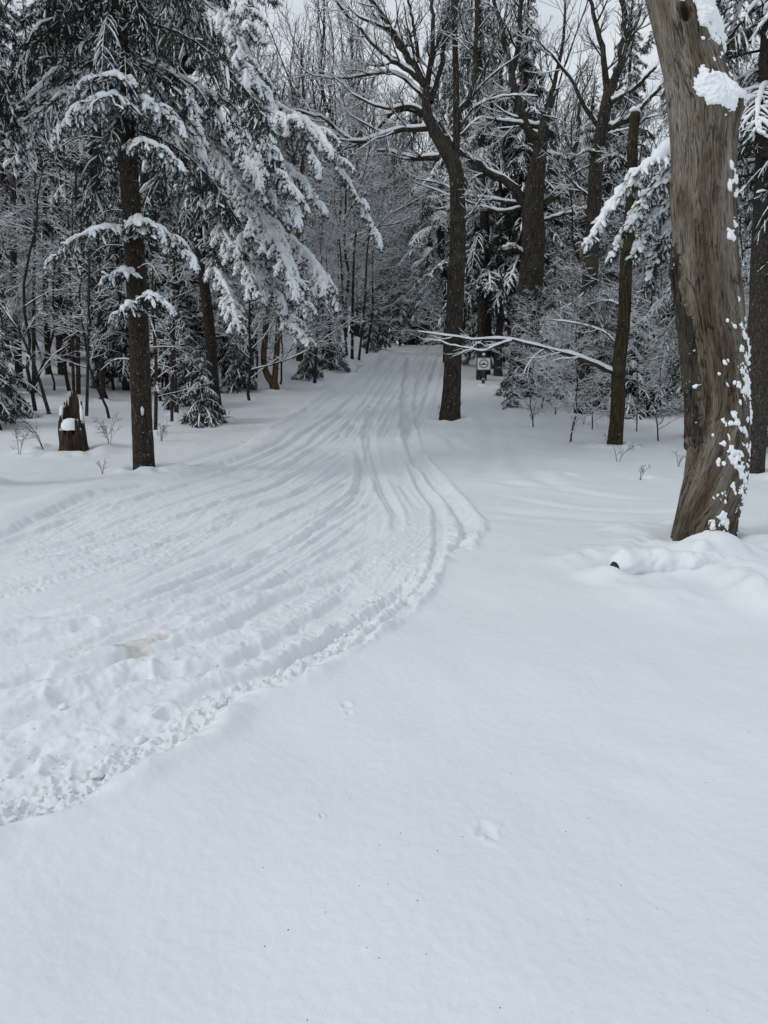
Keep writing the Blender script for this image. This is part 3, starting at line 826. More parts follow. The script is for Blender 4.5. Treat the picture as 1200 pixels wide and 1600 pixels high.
def ax_local(z, pxtop): pass
def trunk_x_at(z, Y, table):
    # pixel path -> world x at height z
    pts = pix_path(table, Y); return float(np.interp(z, pts[:, 2], pts[:, 0]))
T1 = [(225, 738), (221, 640), (216, 500), (209, 380), (203, 300), (196, 200), (190, 90), (185, 0), (180, -200)]
for i in range(64):
    z = 5.0 + (11.5 - 5.0) * (i + random.random()) / 64
    x = trunk_x_at(z, Y1, T1); az = i * 2.399
    s = 1.55 - .08 * (z - 3) + random.uniform(-.3, .3)
    if math.sin(az) < -.4: s *= .62
    if z < 5.8: s *= .75
    inner = math.sin(az) < -.5
    put_bough(sp1, Vector((x - g[0], Y1 - g[1], z - g[2])), az, random.uniform(-.5, -.05), s, HANG if (inner or random.random() < .6) else BOUGH, i)
for (pl, w, c) in [([(205, 160), (170, 150), (140, 165), (118, 190)], .75, .95), ([(205, 130), (180, 120), (150, 125), (138, 140)], .5, .8),
                   ([(208, 165), (225, 158), (245, 168), (262, 185)], .6, .9), ([(210, 225), (228, 222), (245, 232), (262, 250)], .5, .9),
                   ([(195, 360), (160, 358), (120, 375), (88, 402)], .5, .8), ([(215, 370), (240, 360), (265, 372), (285, 395)], .6, .55),
                   ([(212, 430), (190, 425), (172, 432)], .35, .6), ([(218, 480), (200, 478), (188, 490)], .35, .5), ([(222, 470), (238, 462), (252, 475)], .4, .5),
                   ([(205, 350), (222, 345), (240, 355)], .5, .7)]:
    Yb = Y1 - random.uniform(.4, 1.1)
    custom_bough(sp1, g, [(pl[0][0], pl[0][1], Y1)] + [(p[0], p[1], Yb) for p in pl[1:]], Yb, w * 1.1, cover=c, core=.055, sr=.032, hang=.7)
    for c_ in range(4):
        a_ = unproj(pl[1 + c_ % (len(pl) - 1)][0], pl[1 + c_ % (len(pl) - 1)][1] - 4, Yb)
        put_bough(sp1, Vector(tuple(a_ - g)), math.atan2(-.7, pl[-1][0] - pl[0][0]) + random.uniform(-.6, .6), random.uniform(-.4, 0), w * .8, CLUMP, c_)
for i in range(16):       # dead lower branches
    z = 1.7 + 4.0 * random.random(); x = trunk_x_at(z, Y1, T1)
    a = random.uniform(0, 6.28); L = random.uniform(.5, 1.3)
    p0 = np.array([x, Y1, z]); p1 = p0 + np.array([math.cos(a) * L * .6, math.sin(a) * L * .6, .02]); p2 = p0 + np.array([math.cos(a) * L, math.sin(a) * L, -.25 * L])
    P = catmull([p0, p1, p2], 7)[None]; R = np.linspace(.012, .004, 7)[None]
    acc = Acc(); V, F = tube_batch(P, R, 5); acc.add(V, F)
    Pc, Rc = spawn(P, R, 9, .2, 1, 50, .35, .6, 4, up=-.3, lmin=.15); Rc = np.maximum(Rc, .003); V, F = tube_batch(Pc, Rc, 3); acc.add(V, F)
    V, F = acc.merged(); o = mesh_at('dead_branch', V, F, [M_TWIG], g, sp1)
    sn = Acc(); Ps, Rs = snow_on(P, R, 1, .004); V, F = tube_batch(Ps, Rs, 4); sn.add(V, F)
    V, F = sn.merged(); mesh_at('snow', V, F, [M_SNOW], g, o)

g = G(-70, 760); foot(-70, 760)
sp0 = thing('spruce_tree', g, 'dark hanging spruce boughs reaching in at the top left corner', 'spruce tree')
V, F, P, R = bark_tube([g - [0, 0, .2], g + [0, 0, 5], g + [.1, 0, 11]], [.2, .16, .08], S=16, ring=.2)
mesh_at('trunk', V, F, [M_BARK_SPRUCE], g, sp0)
for i in range(50):
    z = 5.9 + 5.5 * (i + random.random()) / 50
    put_bough(sp0, Vector((0, 0, z)), i * 2.399, random.uniform(-.4, -.0), random.uniform(.8, 1.15), HANG if random.random() < .7 else BOUGH, i)

# ---- leaning hemlock whose loaded boughs sweep down towards the trail
g = foot(342, 658, .13); Y2 = g[1] + .1
sp2 = thing('hemlock_tree', g, 'slanting hemlock whose thick snow laden boughs sweep down over the trail edge', 'hemlock tree')
T2 = [(342, 660), (334, 600), (326, 500), (316, 420), (307, 340), (300, 270), (294, 190), (288, 90), (284, 0)]
hero_trunk(sp2, g, T2, Y2, [19, 17, 16, 15, 15, 14, 13, 11, 10], M_BARK_SPRUCE, S=20, flare=.15, extend=3, seed=5)
T2b = T2 + [(280, -200)]
loaded = [
    ([(290, 120), (330, 130), (375, 175), (410, 230), (440, 290), (468, 335)], 14.3, .95, .075, .98),
    ([(300, 150), (345, 165), (380, 215), (400, 265), (410, 310)], 14.0, .8, .06, .95),
    ([(290, 130), (270, 140), (280, 170), (300, 215), (320, 262)], 13.5, .8, .07, .98),
    ([(310, 60), (385, 110), (420, 175), (455, 185), (480, 215), (490, 265)], 15.2, .75, .07, .97),
    ([(330, 90), (430, 165), (480, 190), (515, 235), (545, 290), (572, 335), (590, 378)], 15.8, .72, .07, .98),
    ([(360, 190), (400, 235), (440, 255), (475, 285), (500, 330)], 15.5, .7, .06, .95),
    ([(330, 290), (400, 330), (430, 375), (455, 430), (480, 490)], 15.0, .75, .085, .98),
    ([(390, 340), (450, 372), (485, 405), (510, 440), (528, 480)], 15.6, .7, .08, .97),
    ([(330, 330), (360, 380), (385, 420), (400, 460)], 15.2, .55, .05, .9),
    ([(320, 400), (350, 440), (365, 480), (375, 520)], 15.0, .5, .05, .9),
    ([(420, 430), (450, 500), (470, 520), (482, 535)], 15.5, .4, .05, .95),
    ([(300, 20), (350, 20), (370, 60), (385, 110), (400, 160)], 15.6, .8, .05, .85),
    ([(310, -60), (360, -40), (380, 0), (395, 60)], 15.6, .7, .05, .8),
    ([(300, 230), (340, 240), (365, 270), (380, 310)], 14.5, .6, .05, .85),
    ([(320, 300), (355, 300), (385, 330), (395, 370)], 14.5, .6, .04, .8),
    ([(290, 210), (262, 215), (245, 232), (232, 250)], 14.5, .55, .05, .9),
    ([(310, 200), (350, 250), (375, 330), (385, 400)], 16.0, .9, .04, .6),
    ([(320, 150), (380, 230), (420, 330), (440, 390)], 16.6, 1.0, .04, .55),
    ([(320, 250), (380, 320), (410, 400), (420, 470)], 16.8, 1.0, .03, .55),
]
for pl, Yb, w, core, cv in loaded:
    q = [(pl[0][0], pl[0][1], Y2)] + [(p[0], p[1], Yb + (Y2 - Yb) * max(0, .5 - k * .3)) for k, p in enumerate(pl[1:])]
    custom_bough(sp2, g, q, Yb, w * .42, cover=cv * .9, core=core * .9, sr=.036, hang=.9, gap=.10)
    A_ = catmull(pix_path(q, Yb), 24); Ln = np.linalg.norm(np.diff(A_, axis=0), axis=1).sum(); m_ = max(4, int(Ln / .20))
    for c_ in range(m_):
        f_ = .22 + .76 * (c_ + .5 * random.random()) / m_; i_ = min(int(f_ * 23), 22); tg = A_[i_ + 1] - A_[i_]
        az_ = math.atan2(tg[1], tg[0]) + (1 if c_ % 2 else -1) * random.uniform(.35, 1.15)
        put_bough(sp2, Vector(tuple(A_[i_] - g)), az_, random.uniform(-.55, .05), (w * random.uniform(.75, 1.25)) * (1.15 - .45 * f_), CLUMP, c_ + i_)
for i in range(60):
    z = 4.9 + 7.0 * (i + random.random()) / 60; x = trunk_x_at(z, Y2, T2b)
    az = i * 2.399 + .4
    s = random.uniform(.9, 1.6) * (1.0 if z > 5.6 else .7)
    put_bough(sp2, Vector((x - g[0], Y2 - g[1], z - g[2])), az, random.uniform(-.6, -.1), s, HANG if random.random() < .45 else BOUGH, i)

# ---- forked brown tree by the bank
g = foot(428, 612, .12); Y3 = g[1]
t3 = thing('forked_tree', g, 'low forked tree with peeling brown bark just left of trail bank', 'tree')
M_FORK = M_BARK_BROWN
hero_trunk(t3, g, [(432, 615), (427, 600), (417, 585), (412, 560), (415, 520), (417, 470), (415, 420), (412, 340), (405, 250)], Y3, [17, 14, 10, 9, 9, 8, 7, 6, 4], M_FORK, S=16, flare=.2, seed=8)
hero_trunk(t3, g, [(428, 596), (431, 570), (434, 530), (438, 480), (452, 400), (470, 350), (480, 300)], Y3, [10, 9, 9, 8, 7, 6, 4], M_FORK, S=14, flare=0, seed=9, name='second_trunk')
for i, (a, b, w) in enumerate([([(415, 470), (385, 480), (365, 500), (355, 520)], 0, .5), ([(417, 480), (400, 500), (390, 520), (384, 545)], 0, .5), ([(435, 500), (460, 495), (480, 515), (490, 540)], 0, .5),
                               ([(415, 440), (440, 440), (462, 450), (476, 470)], 0, .6), ([(413, 400), (380, 405), (355, 425), (345, 450)], 0, .6), ([(436, 450), (470, 440), (500, 455), (520, 490)], 0, .6)]):
    custom_bough(t3, g, [(p[0], p[1]) for p in a], Y3 - .5, w * 1.3, cover=.85, core=.045, sr=.025, hang=.8)

# ---- stump
def build_stump():
    g = foot(106, 706, .3); Y = g[1] + .2
    st = thing('rotten_stump', g, 'rotten jagged brown tree stump with snow in its hollow, left of tall spruce', 'stump')
    S = 72; K = 60
    m, n, l, p = new_mat('rotten_wood')
    p.inputs['Roughness'].default_value = .95
    tc_ = n.new('ShaderNodeTexCoord'); mp_ = n.new('ShaderNodeMapping'); mp_.inputs['Scale'].default_value = (22, 22, 3)
    n1 = n.new('ShaderNodeTexNoise'); n1.inputs['Scale'].default_value = 1.5; n1.inputs['Detail'].default_value = 7
    l.new(tc_.outputs['Object'], mp_.inputs['Vector']); l.new(mp_.outputs['Vector'], n1.inputs['Vector'])
    rp = ramp(n, [(.34, (.010, .007, .005)), (.54, (.040, .023, .015)), (.76, (.14, .075, .04))]); l.new(n1.outputs['Fac'], rp.inputs['Fac'])
    l.new(rp.outputs['Color'], p.inputs['Base Color'])
    bm_ = n.new('ShaderNodeBump'); bm_.inputs['Distance'].default_value = .03; l.new(n1.outputs['Fac'], bm_.inputs['Height']); l.new(bm_.outputs['Normal'], p.inputs['Normal'])
    r0 = width_r(43, Y)
    Htop = 93 * Y / FPX
    th = np.arange(S) * 2 * math.pi / S
    # rim height: tall splinter at the back, broken notch at the front left
    rim = Htop * (.68 + .34 * np.exp(-((np.angle(np.exp(1j * (th - 1.5)))) / .75) ** 2) - .12 * np.exp(-((np.angle(np.exp(1j * (th + 2.0)))) / .6) ** 2)
                  + .13 * vnoise(th * 4, th * 0, seed=3) + .12 * vnoise(th * 11, th * 0, seed=4))
    rim *= 1 - .42 * np.exp(-((th - 4.75) / .75) ** 4)
    V = []
    for k in range(K):
        u = k / (K - 1); z = u * rim
        rr = r0 * (.98 - .13 * u + .16 * math.exp(-u * 7)) * (1 + .10 * vnoise(np.cos(th) * 3, np.sin(th) * 3, th * 0 + u * 2.5, 6) + .09 * vnoise(np.cos(th) * 9, np.sin(th) * 9, th * 0 + u * 1.5, 7))
        V.append(np.stack([np.cos(th) * rr, np.sin(th) * rr, z - .1], -1))
    for k in range(24):
        u = k / 23; rr = r0 * (.80 - .06 * u - .2 * u * u) * (.88 + .08 * vnoise(np.cos(th) * 5, np.sin(th) * 5, th * 0 + u * 2, 8))
        z = rim * (1 - u) + (Htop * .38) * u
        V.append(np.stack([np.cos(th) * rr, np.sin(th) * rr, z - .1 - .01], -1))
    V = np.vstack(V); KK = K + 24
    i = (np.arange(KK - 1) * S)[:, None]; j = np.arange(S)[None]; j2 = ((np.arange(S) + 1) % S)[None]
    F = np.stack([i + j, i + j2, i + S + j2, i + S + j], -1).reshape(-1, 4)
    o = link('trunk', mesh_np('trunk', V, [(F, 0)], [m]), st, (0, .25, 0))
    # snow in the hollow and on the rim
    n_ = 28; ths = np.arange(n_) * 2 * math.pi / n_
    rings = [np.stack([np.cos(ths) * r0 * .80 * q, np.sin(ths) * r0 * .80 * q, np.full(n_, Htop * (.47 + .07 * (1 - q * q)) - .13 * q ** 14) + .012 * vnoise(np.cos(ths) * 3, np.sin(ths) * 3, ths * 0 + q * 3, 3)], -1) for q in np.linspace(1, .05, 9)]
    V = np.vstack(rings); i = (np.arange(8) * n_)[:, None]; j = np.arange(n_)[None]; j2 = ((np.arange(n_) + 1) % n_)[None]
    link('snow', mesh_np('snow', V, [(np.stack([i + j, i + j2, i + n_ + j2, i + n_ + j], -1).reshape(-1, 4), 0)], [M_SNOW]), st, (0, .22, 0))
    # snow on the broken shoulders
    for a0, a1 in ((2.4, 3.7), (-.2, .9)):
        a = np.linspace(a0, a1, 14); rm = np.interp(a % 6.283, th, rim)
        P = np.stack([np.cos(a) * r0 * .74, np.sin(a) * r0 * .74, rm - .085], -1)[None]
        R = (.030 * np.sin(np.linspace(.1, 3.04, 14)) * (.8 + .4 * rng.random(14)))[None]
        V, F = tube_batch(P, R, 8); link('snow', mesh_np('snow', V, [(F, 0)], [M_SNOW]), st, (0, .25, 0))
build_stump()

# ---- thin understorey trunks in the left wood
thin = [  # base px, base py, top px, top py, width px, label
    (160, 625, 150, 300, 9, 'thin dark trunk right of the stump, two legs up the slope'),
    (195, 600, 168, 420, 12, 'leaning brown trunk between stump and tall spruce, farther up slope'),
    (134, 655, 140, 380, 5, 'slender straight sapling just right of stump'),
    (122, 620, 118, 330, 7, 'dark slim trunk rising behind the stump'),
    (115, 618, 104, 300, 5, 'slim sapling rising left of the slim trunk behind stump'),
    (98, 585, 92, 330, 14, 'stout dim trunk in the shadowed wood behind the stump'),
    (75, 585, 70, 250, 9, 'dim straight trunk left of the stout trunk in the wood'),
    (268, 662, 262, 430, 5, 'thin snag pole standing right of the tall spruce'),
    (276, 648, 272, 400, 7, 'thin dark pole beside the young spruces right of tall spruce'),
    (242, 680, 238, 470, 6, 'bare grey sapling stem hugging the right side of tall spruce'),
    (394, 608, 398, 400, 9, 'dark slender trunk left of the forked brown tree'),
    (404, 560, 350, 380, 5, 'thin slanting stem behind the slender trunk'),
    (491, 600, 500, 440, 5, 'pencil thin trunk right of the forked brown tree'),
    (517, 582, 512, 440, 5, 'small dark trunk on the bank beyond the forked tree'),
    (468, 566, 470, 300, 11, 'grey trunk standing on the bank behind the forked tree'),
    (550, 562, 553, 400, 5, 'straight stem of the sapling cluster on the bank'),
    (560, 562, 574, 390, 4, 'right stem of the sapling cluster on the bank'),
    (543, 558, 533, 410, 4, 'left leaning stem of the sapling cluster on the bank'),
    (572, 552, 582, 420, 4, 'short stem nearest the trail crest on the bank'),
    (30, 600, 20, 200, 12, 'dim trunk near left picture edge behind snowy sapling'),
    (52, 610, 55, 300, 6, 'slim trunk between left edge and stump'),
]
for i, (bx, by, tx, ty, w, lab) in enumerate(thin):
    g = foot(bx, by, .08); Y = g[1]
    t = thing('young_tree', g, lab, 'tree')
    top = np.array([tx, ty]); bt = np.array([bx, by]); ext = bt + (top - bt) * 1.25 + [random.uniform(-5, 5), 0]
    mid = (bt + top) / 2 + [random.uniform(-5, 5), 0]
    pl = [(bx, by), tuple(mid), (tx, ty), tuple(ext)]
    pts = pix_path(pl, Y); pts[0, 2] -= .2
    V, F, P, R = bark_tube(pts, [width_r(w, Y), width_r(w * .85, Y), width_r(w * .6, Y), width_r(w * .35, Y)], S=12, ring=.12, amp=.06, seed=i, flare=.15)
    mesh_at('trunk', V, F, [[M_BARK_SPRUCE, M_BARK_FAR, M_BARK_MAPLE][i % 3]], g, t)
    Pn, Rn = spawn(P[None], R[None], 16, .25, 1, 62, .22, .35, 5, up=.15, wig=.1, flat=.6, rmax=.014); Rn = np.maximum(Rn, .005)
    P2, R2 = spawn(Pn, Rn, 6, .15, 1, 45, .45, .6, 4, up=.05, lmin=.15); R2 = np.maximum(R2, .0035)
    P3, R3 = spawn(P2, R2, 3, .15, 1, 45, .5, .7, 3, up=.05, lmin=.1); R3 = np.maximum(R3, .003)
    acc = Acc(); sn = Acc()
    for Pq, Rq in ((Pn, Rn), (P2, R2), (P3, R3)):
        V, F = tube_batch(Pq, Rq, 3); acc.add(V, F); Ps, Rs = snow_on(Pq, Rq, 1, .006); V, F = tube_batch(Ps, Rs, 3); sn.add(V, F)
    V, F = acc.merged(); o = mesh_at('branches', V, F, [M_TWIG], g, t); V, F = sn.merged(); mesh_at('snow', V, F, [M_SNOW], g, o)

# ================================================================== RIGHT: maple in front of the trail bend
g = foot(703, 658, .24); Y = g[1] + .2
m1 = thing('maple_tree', g, 'bare maple with snow lined fan of limbs at right edge of trail, left of sign', 'maple tree')
hero_trunk(m1, g, [(701, 660), (706, 600), (708, 540), (712, 450), (715, 380), (715, 310), (712, 268), (699, 238), (680, 207), (667, 177), (666, 150), (667, 130)], Y,
           [33, 28, 26, 26, 24, 22, 22, 21, 18, 15, 12, 9], M_BARK_MAPLE, flare=.22, amp=.06, seed=12)
hero_trunk(m1, g, [(709, 265), (713, 233), (713, 173), (713, 133), (711, 60), (709, -60)], Y, [12, 11, 10, 9, 8, 6], M_BARK_MAPLE, S=14, flare=0, name='second_trunk', seed=13)
for pl, a, b, ns in [
    ([(664, 133), (643, 97), (620, 63), (600, 27), (575, -5), (555, -50)], 12, 5, (9, 6, 4)),
    ([(667, 135), (673, 90), (677, 43), (674, -5), (672, -60)], 9, 4, (7, 5, 4)),
    ([(673, 160), (690, 100), (697, 50), (717, -5), (725, -50)], 9, 4, (8, 5, 4)),
    ([(655, 97), (647, 43), (637, -5), (630, -50)], 6, 3, (7, 5, 4)),
    ([(665, 145), (680, 80), (700, 20), (705, -40)], 6, 3, (7, 5, 4)),
    ([(713, 180), (737, 147), (743, 83), (747, -5), (748, -60)], 9, 5, (8, 5, 4)),
    ([(670, 187), (650, 174), (620, 173), (600, 190), (590, 205)], 9, 4, (7, 5, 4)),
    ([(686, 247), (655, 248), (627, 243), (590, 235)], 9, 4, (6, 5, 4)),
    ([(675, 200), (640, 203), (610, 207), (560, 223), (527, 203), (500, 182), (460, 173), (423, 170)], 8, 2.5, (12, 6, 4)),
    ([(668, 178), (640, 165), (607, 170), (560, 153), (533, 130), (520, 120)], 6, 2, (8, 5, 4)),
    ([(664, 158), (640, 130), (610, 113), (540, 122), (487, 117), (463, 97)], 6, 2, (9, 5, 4)),
    ([(658, 127), (630, 105), (600, 87), (560, 43), (517, -5)], 8, 3, (9, 6, 4)),
    ([(643, 100), (617, 50), (590, 40), (550, 17), (515, -20)], 6, 2.5, (7, 5, 4)),
    ([(713, 215), (725, 190), (745, 165), (790, 150), (840, 150)], 4, 2, (6, 4, 3)),
    ([(700, 240), (720, 270), (740, 300), (750, 320)], 4, 2, (5, 4, 3)),
    ([(714, 350), (735, 335), (752, 310), (765, 290)], 3, 1.5, (5, 4, 3)),
]:
    limb_part(m1, g, pl, Y, width_r(a, Y), width_r(b * .7, Y), M_BARK_MAPLE, nsub=ns, sublen=.36, snow=1.15, add=.007)

# ---- big old maple behind
g = foot(816, 606, .35); g = unproj(816, 606, 23.0); g[2] = ground_z(g[0], 23.0); Y = 23.2
m2 = thing('maple_tree', g, 'thickest old maple standing behind snowy understory right of sign', 'maple tree')
hero_trunk(m2, g, [(812, 615), (820, 530), (824, 480), (830, 430), (834, 370), (832, 320), (840, 260), (847, 207), (855, 175), (862, 150)], Y, [44, 40, 38, 36, 34, 32, 24, 18, 12, 8], M_BARK_MAPLE, flare=.2, amp=.06, seed=15)
for pl, a, b, ns in [
    ([(826, 325), (800, 290), (760, 267), (723, 240), (700, 213), (685, 190)], 15, 6, (8, 6, 4)),
    ([(847, 215), (827, 208), (817, 180), (800, 133), (800, 110), (790, 73), (780, 33), (770, -10)], 14, 7, (10, 6, 4)),
    ([(800, 112), (812, 60), (813, -5), (812, -50)], 9, 5, (7, 5, 4)),
    ([(850, 320), (877, 293), (893, 260), (903, 213), (906, 160)], 11, 5, (7, 5, 4)),
    ([(815, 325), (780, 330), (723, 313), (667, 293), (650, 286)], 5, 2, (8, 5, 4)),
    ([(812, 318), (770, 312), (727, 305), (690, 288), (653, 280)], 5, 2, (8, 5, 4)),
    ([(842, 197), (787, 190), (747, 187), (720, 210)], 6, 2, (7, 5, 4)),
    ([(850, 240), (880, 247), (900, 262), (915, 280)], 6, 3, (5, 4, 4)),
    ([(848, 345), (880, 335), (920, 325), (940, 330)], 5, 2, (6, 4, 4)),
    ([(855, 180), (868, 120), (880, 60), (885, -10)], 8, 4, (8, 5, 4)),
    ([(833, 240), (815, 225), (808, 215)], 5, 3, (4, 4, 3)),
    ([(820, 400), (800, 385), (785, 388)], 8, 4, (3, 3, 3)),
]:
    limb_part(m2, g, pl, Y, width_r(a, Y), width_r(b * .7, Y), M_BARK_MAPLE, nsub=ns, sublen=.34, snow=1.2, add=.009)

# ---- third maple
g = foot(910, 650, .2); Y = g[1] + .2
m3 = thing('maple_tree', g, 'straight maple forking high up, between thickest maple and broken topped trunk', 'maple tree')
hero_trunk(m3, g, [(910, 652), (914, 560), (919, 470), (924, 400), (928, 330), (931, 267), (938, 217), (947, 165), (952, 140)], Y, [26, 24, 23, 22, 21, 20, 19, 17, 15], M_BARK_MAPLE, flare=.25, amp=.06, seed=18)
for pl, a, b, ns in [
    ([(948, 145), (943, 83), (930, 33), (922, -5), (915, -50)], 10, 5, (9, 6, 4)),
    ([(953, 145), (970, 93), (977, 33), (973, -5), (970, -50)], 13, 7, (8, 6, 4)),
    ([(975, 80), (997, 27), (1003, -5), (1010, -40)], 8, 4, (6, 5, 4)),
    ([(952, 160), (975, 150), (1000, 130), (1025, 105)], 7, 5, (5, 4, 4)),
    ([(948, 203), (975, 190), (1000, 170), (1033, 135)], 9, 6, (5, 4, 4)),
    ([(944, 210), (965, 205), (985, 200)], 4, 2, (4, 4, 3)),
    ([(938, 200), (923, 180), (905, 150), (890, 120), (860, 85), (823, 40)], 8, 2.5, (9, 5, 4)),
    ([(932, 240), (915, 235), (905, 242)], 5, 2, (4, 4, 3)),
    ([(928, 310), (900, 290), (880, 265), (868, 240)], 4, 2, (6, 4, 4)),
    ([(926, 440), (900, 470), (870, 485)], 3, 1.2, (6, 4, 4)),
    ([(922, 470), (945, 455), (975, 450)], 3, 1.2, (6, 4, 4)),
]:
    limb_part(m3, g, pl, Y, width_r(a, Y), width_r(b * .7, Y), M_BARK_MAPLE, nsub=ns, sublen=.36, snow=1.15, add=.007)

# ---- broken-topped trunk with the long snow-laden branch
g = foot(960, 700, .16); Y = g[1] + .15
m4 = thing('broken_tree', g, 'broken topped dark trunk holding out one long snow loaded branch towards sign', 'tree')
hero_trunk(m4, g, [(959, 702), (965, 640), (967, 570), (975, 500), (979, 400), (988, 300), (988, 230), (993, 176)], Y, [24, 22, 21, 19, 18, 16, 15, 14], bark_mat('mossy_bark', (.018, .014, .009), (.085, .065, .038), 16, 3, fleck=.03, moss=(.06, .055, .02)), S=22, flare=.15, amp=.05, cap=True, seed=20)
cap_c = unproj(992, 172, Y)
V, F = tube_batch(np.array([[cap_c + [-.10, 0, -.02], cap_c + [-.03, 0, .01], cap_c + [.04, 0, 0], cap_c + [.10, 0, -.05]]]), np.array([[.03, .08, .075, .02]]), 9, squash=.7)
mesh_at('snow_cap', V, [(F, 0)], [M_SNOW], g, m4)
limb_part(m4, g, [(962, 584, Y), (940, 574, Y), (915, 563, Y - .4), (875, 551, Y - .6), (850, 543, Y - .7), (820, 536, Y - .8), (780, 529, Y - .9), (740, 531, Y - 1), (700, 525, Y - 1.1), (652, 518, Y - 1.2)], Y, width_r(7.5, Y), width_r(1.5, Y), M_BARK_MAPLE, nsub=(6, 3), snow=1.05, sublen=.2, add=.008, depthvar=0, upk=.05, ang=32)
limb_part(m4, g, [(800, 532, Y - .85), (775, 540, Y - 1.1), (755, 549, Y - 1.2), (735, 545, Y - 1.2), (700, 538, Y - 1.2), (682, 529, Y - 1.2)], Y, width_r(3.5, Y), width_r(1.2, Y), M_BARK_MAPLE, nsub=(4, 2), snow=1.05, sublen=.25, add=.008, depthvar=0, upk=.05, ang=32)
for pl, a in [([(970, 545), (945, 520), (900, 505), (860, 500)], 3), ([(975, 480), (950, 470), (915, 478)], 3), ([(984, 330), (1005, 300), (1020, 290)], 3), ([(990, 200), (1010, 185), (1030, 180)], 5), ([(985, 260), (965, 240), (955, 250)], 3)]:
    limb_part(m4, g, pl, Y, width_r(a, Y), width_r(1.5, Y), M_TWIG, nsub=(7, 4, 3), snow=1.2, sublen=.35)

# ---- darker straight conifer trunks behind
for (pl, Y, w, lab, nm) in [
    ([(753, 560), (754, 500), (756, 420), (757, 330), (752, 200), (748, 80), (745, -60)], 27.5, [17, 15, 14, 13, 12, 10, 8], 'dark straight spruce right behind the trail sign', 'spruce_tree'),
    ([(700, 540), (700, 480), (690, 400), (690, 300), (690, 200)], 34, [16, 14, 12, 10, 6], 'dark spruce partly hidden by the maple trunk near trail end', 'spruce_tree'),
    ([(660, 545), (663, 500), (668, 440), (672, 380), (676, 320)], 50, [15, 12, 11, 9, 5], 'dark trunk seen at the far end of trail over its crest', 'spruce_tree')]:
    b = unproj(pl[0][0], pl[0][1], Y); b[2] = ground_z(b[0], Y)
    t = thing(nm, b, lab, 'spruce tree')
    pts = pix_path(pl, Y); pts[0] = b - [0, 0, .2]
    V, F, P, R = bark_tube(pts, [width_r(q, Y) for q in w], S=16, ring=.15, amp=.05, seed=30)
    mesh_at('trunk', V, F, [M_BARK_SPRUCE], b, t)
    top = P[-1][2]
    for i in range(46):
        z = b[2] + 3.0 + (top + 3 - b[2] - 3.0) * (i + random.random()) / 46; x = float(np.interp(z, P[:, 2], P[:, 0]))
        put_bough(t, Vector((x - b[0], 0, z - b[2])), i * 2.399, random.uniform(-.5, -.1), random.uniform(.7, 1.5), HANG if random.random() < .5 else BOUGH, i)

# ================================================================== spruce at the right picture edge and its neighbour behind the snag
g = foot(1180, 743, .2); Y = g[1] + .2
r1 = thing('spruce_tree', g, 'dark scaly spruce trunk beside the barkless snag at the right', 'spruce tree')
TR1 = [(1178, 745), (1182, 640), (1187, 500), (1193, 360), (1198, 220), (1203, 80), (1206, -20), (1210, -250)]
hero_trunk(r1, g, TR1[:-1], Y, [32, 33, 32, 31, 29, 27, 25], bark_mat('scaly_bark', (.03, .026, .023), (.105, .092, .08), 18, 9, fleck=.02), flare=.06, extend=3, seed=25)
for i in range(40):
    z = 4.2 + 6.5 * (i + random.random()) / 40; x = trunk_x_at(z, Y, TR1)
    put_bough(r1, Vector((x - g[0], Y - g[1], z - g[2])), i * 2.399, random.uniform(-.5, -.1), random.uniform(.8, 1.3), HANG if random.random() < .7 else BOUGH, i)
for i, (z, a) in enumerate([(5.2, 3.0), (4.3, 3.4), (5.9, 3.3)]):
    x = trunk_x_at(z, Y, TR1); p0 = np.array([x, Y, z]); p2 = p0 + [-1.3, -.4 + .3 * i, -.45]
    limb = catmull([p0, (p0 + p2) / 2 + [0, 0, .1], p2], 9)[None]; R = np.linspace(.022, .006, 9)[None]
    V, F = tube_batch(limb, R, 6); o = mesh_at('branch', V, [(F, 0)], [M_TWIG], g, r1)

g = foot(1078, 688, .18); Y = g[1] + .2
r2 = thing('spruce_tree', g, 'spruce half hidden behind the barkless snag with one long white bough drooping left', 'spruce tree')
TR2 = [(1082, 690), (1084, 560), (1088, 400), (1092, 200), (1096, 0), (1100, -250)]
hero_trunk(r2, g, TR2[:-1], Y, [24, 23, 22, 20, 18], M_BARK_SPRUCE, flare=.1, extend=3, seed=27)
for pl, Yb, w, c, cv in [([(1088, 215), (1045, 238), (1010, 258), (980, 288), (952, 325), (930, 355), (917, 380)], 11.6, .62, .085, .98),
                         ([(1088, 260), (1050, 265), (1025, 290), (1000, 325), (985, 350)], 12.0, .65, .045, .9),
                         ([(1088, 290), (1055, 300), (1030, 330), (1005, 370), (990, 400)], 12.3, .8, .03, .6),
                         ([(1088, 320), (1060, 340), (1035, 380), (1015, 430)], 12.5, .8, .025, .5),
                         ([(1088, 240), (1040, 280), (990, 330), (965, 380), (955, 400)], 12.4, .8, .03, .5)]:
    custom_bough(r2, g, [(pl[0][0], pl[0][1], Y)] + pl[1:], Yb, w, core=c * 1.35, sr=.042, cover=cv, hang=.75)
for i in range(56):
    z = 2.2 + 8.5 * (i + random.random()) / 56; x = trunk_x_at(z, Y, TR2)
    put_bough(r2, Vector((x - g[0], Y - g[1], z - g[2])), i * 2.399 + 1, random.uniform(-.6, -.1), random.uniform(.5, .95), HANG if random.random() < .5 else BOUGH, i)

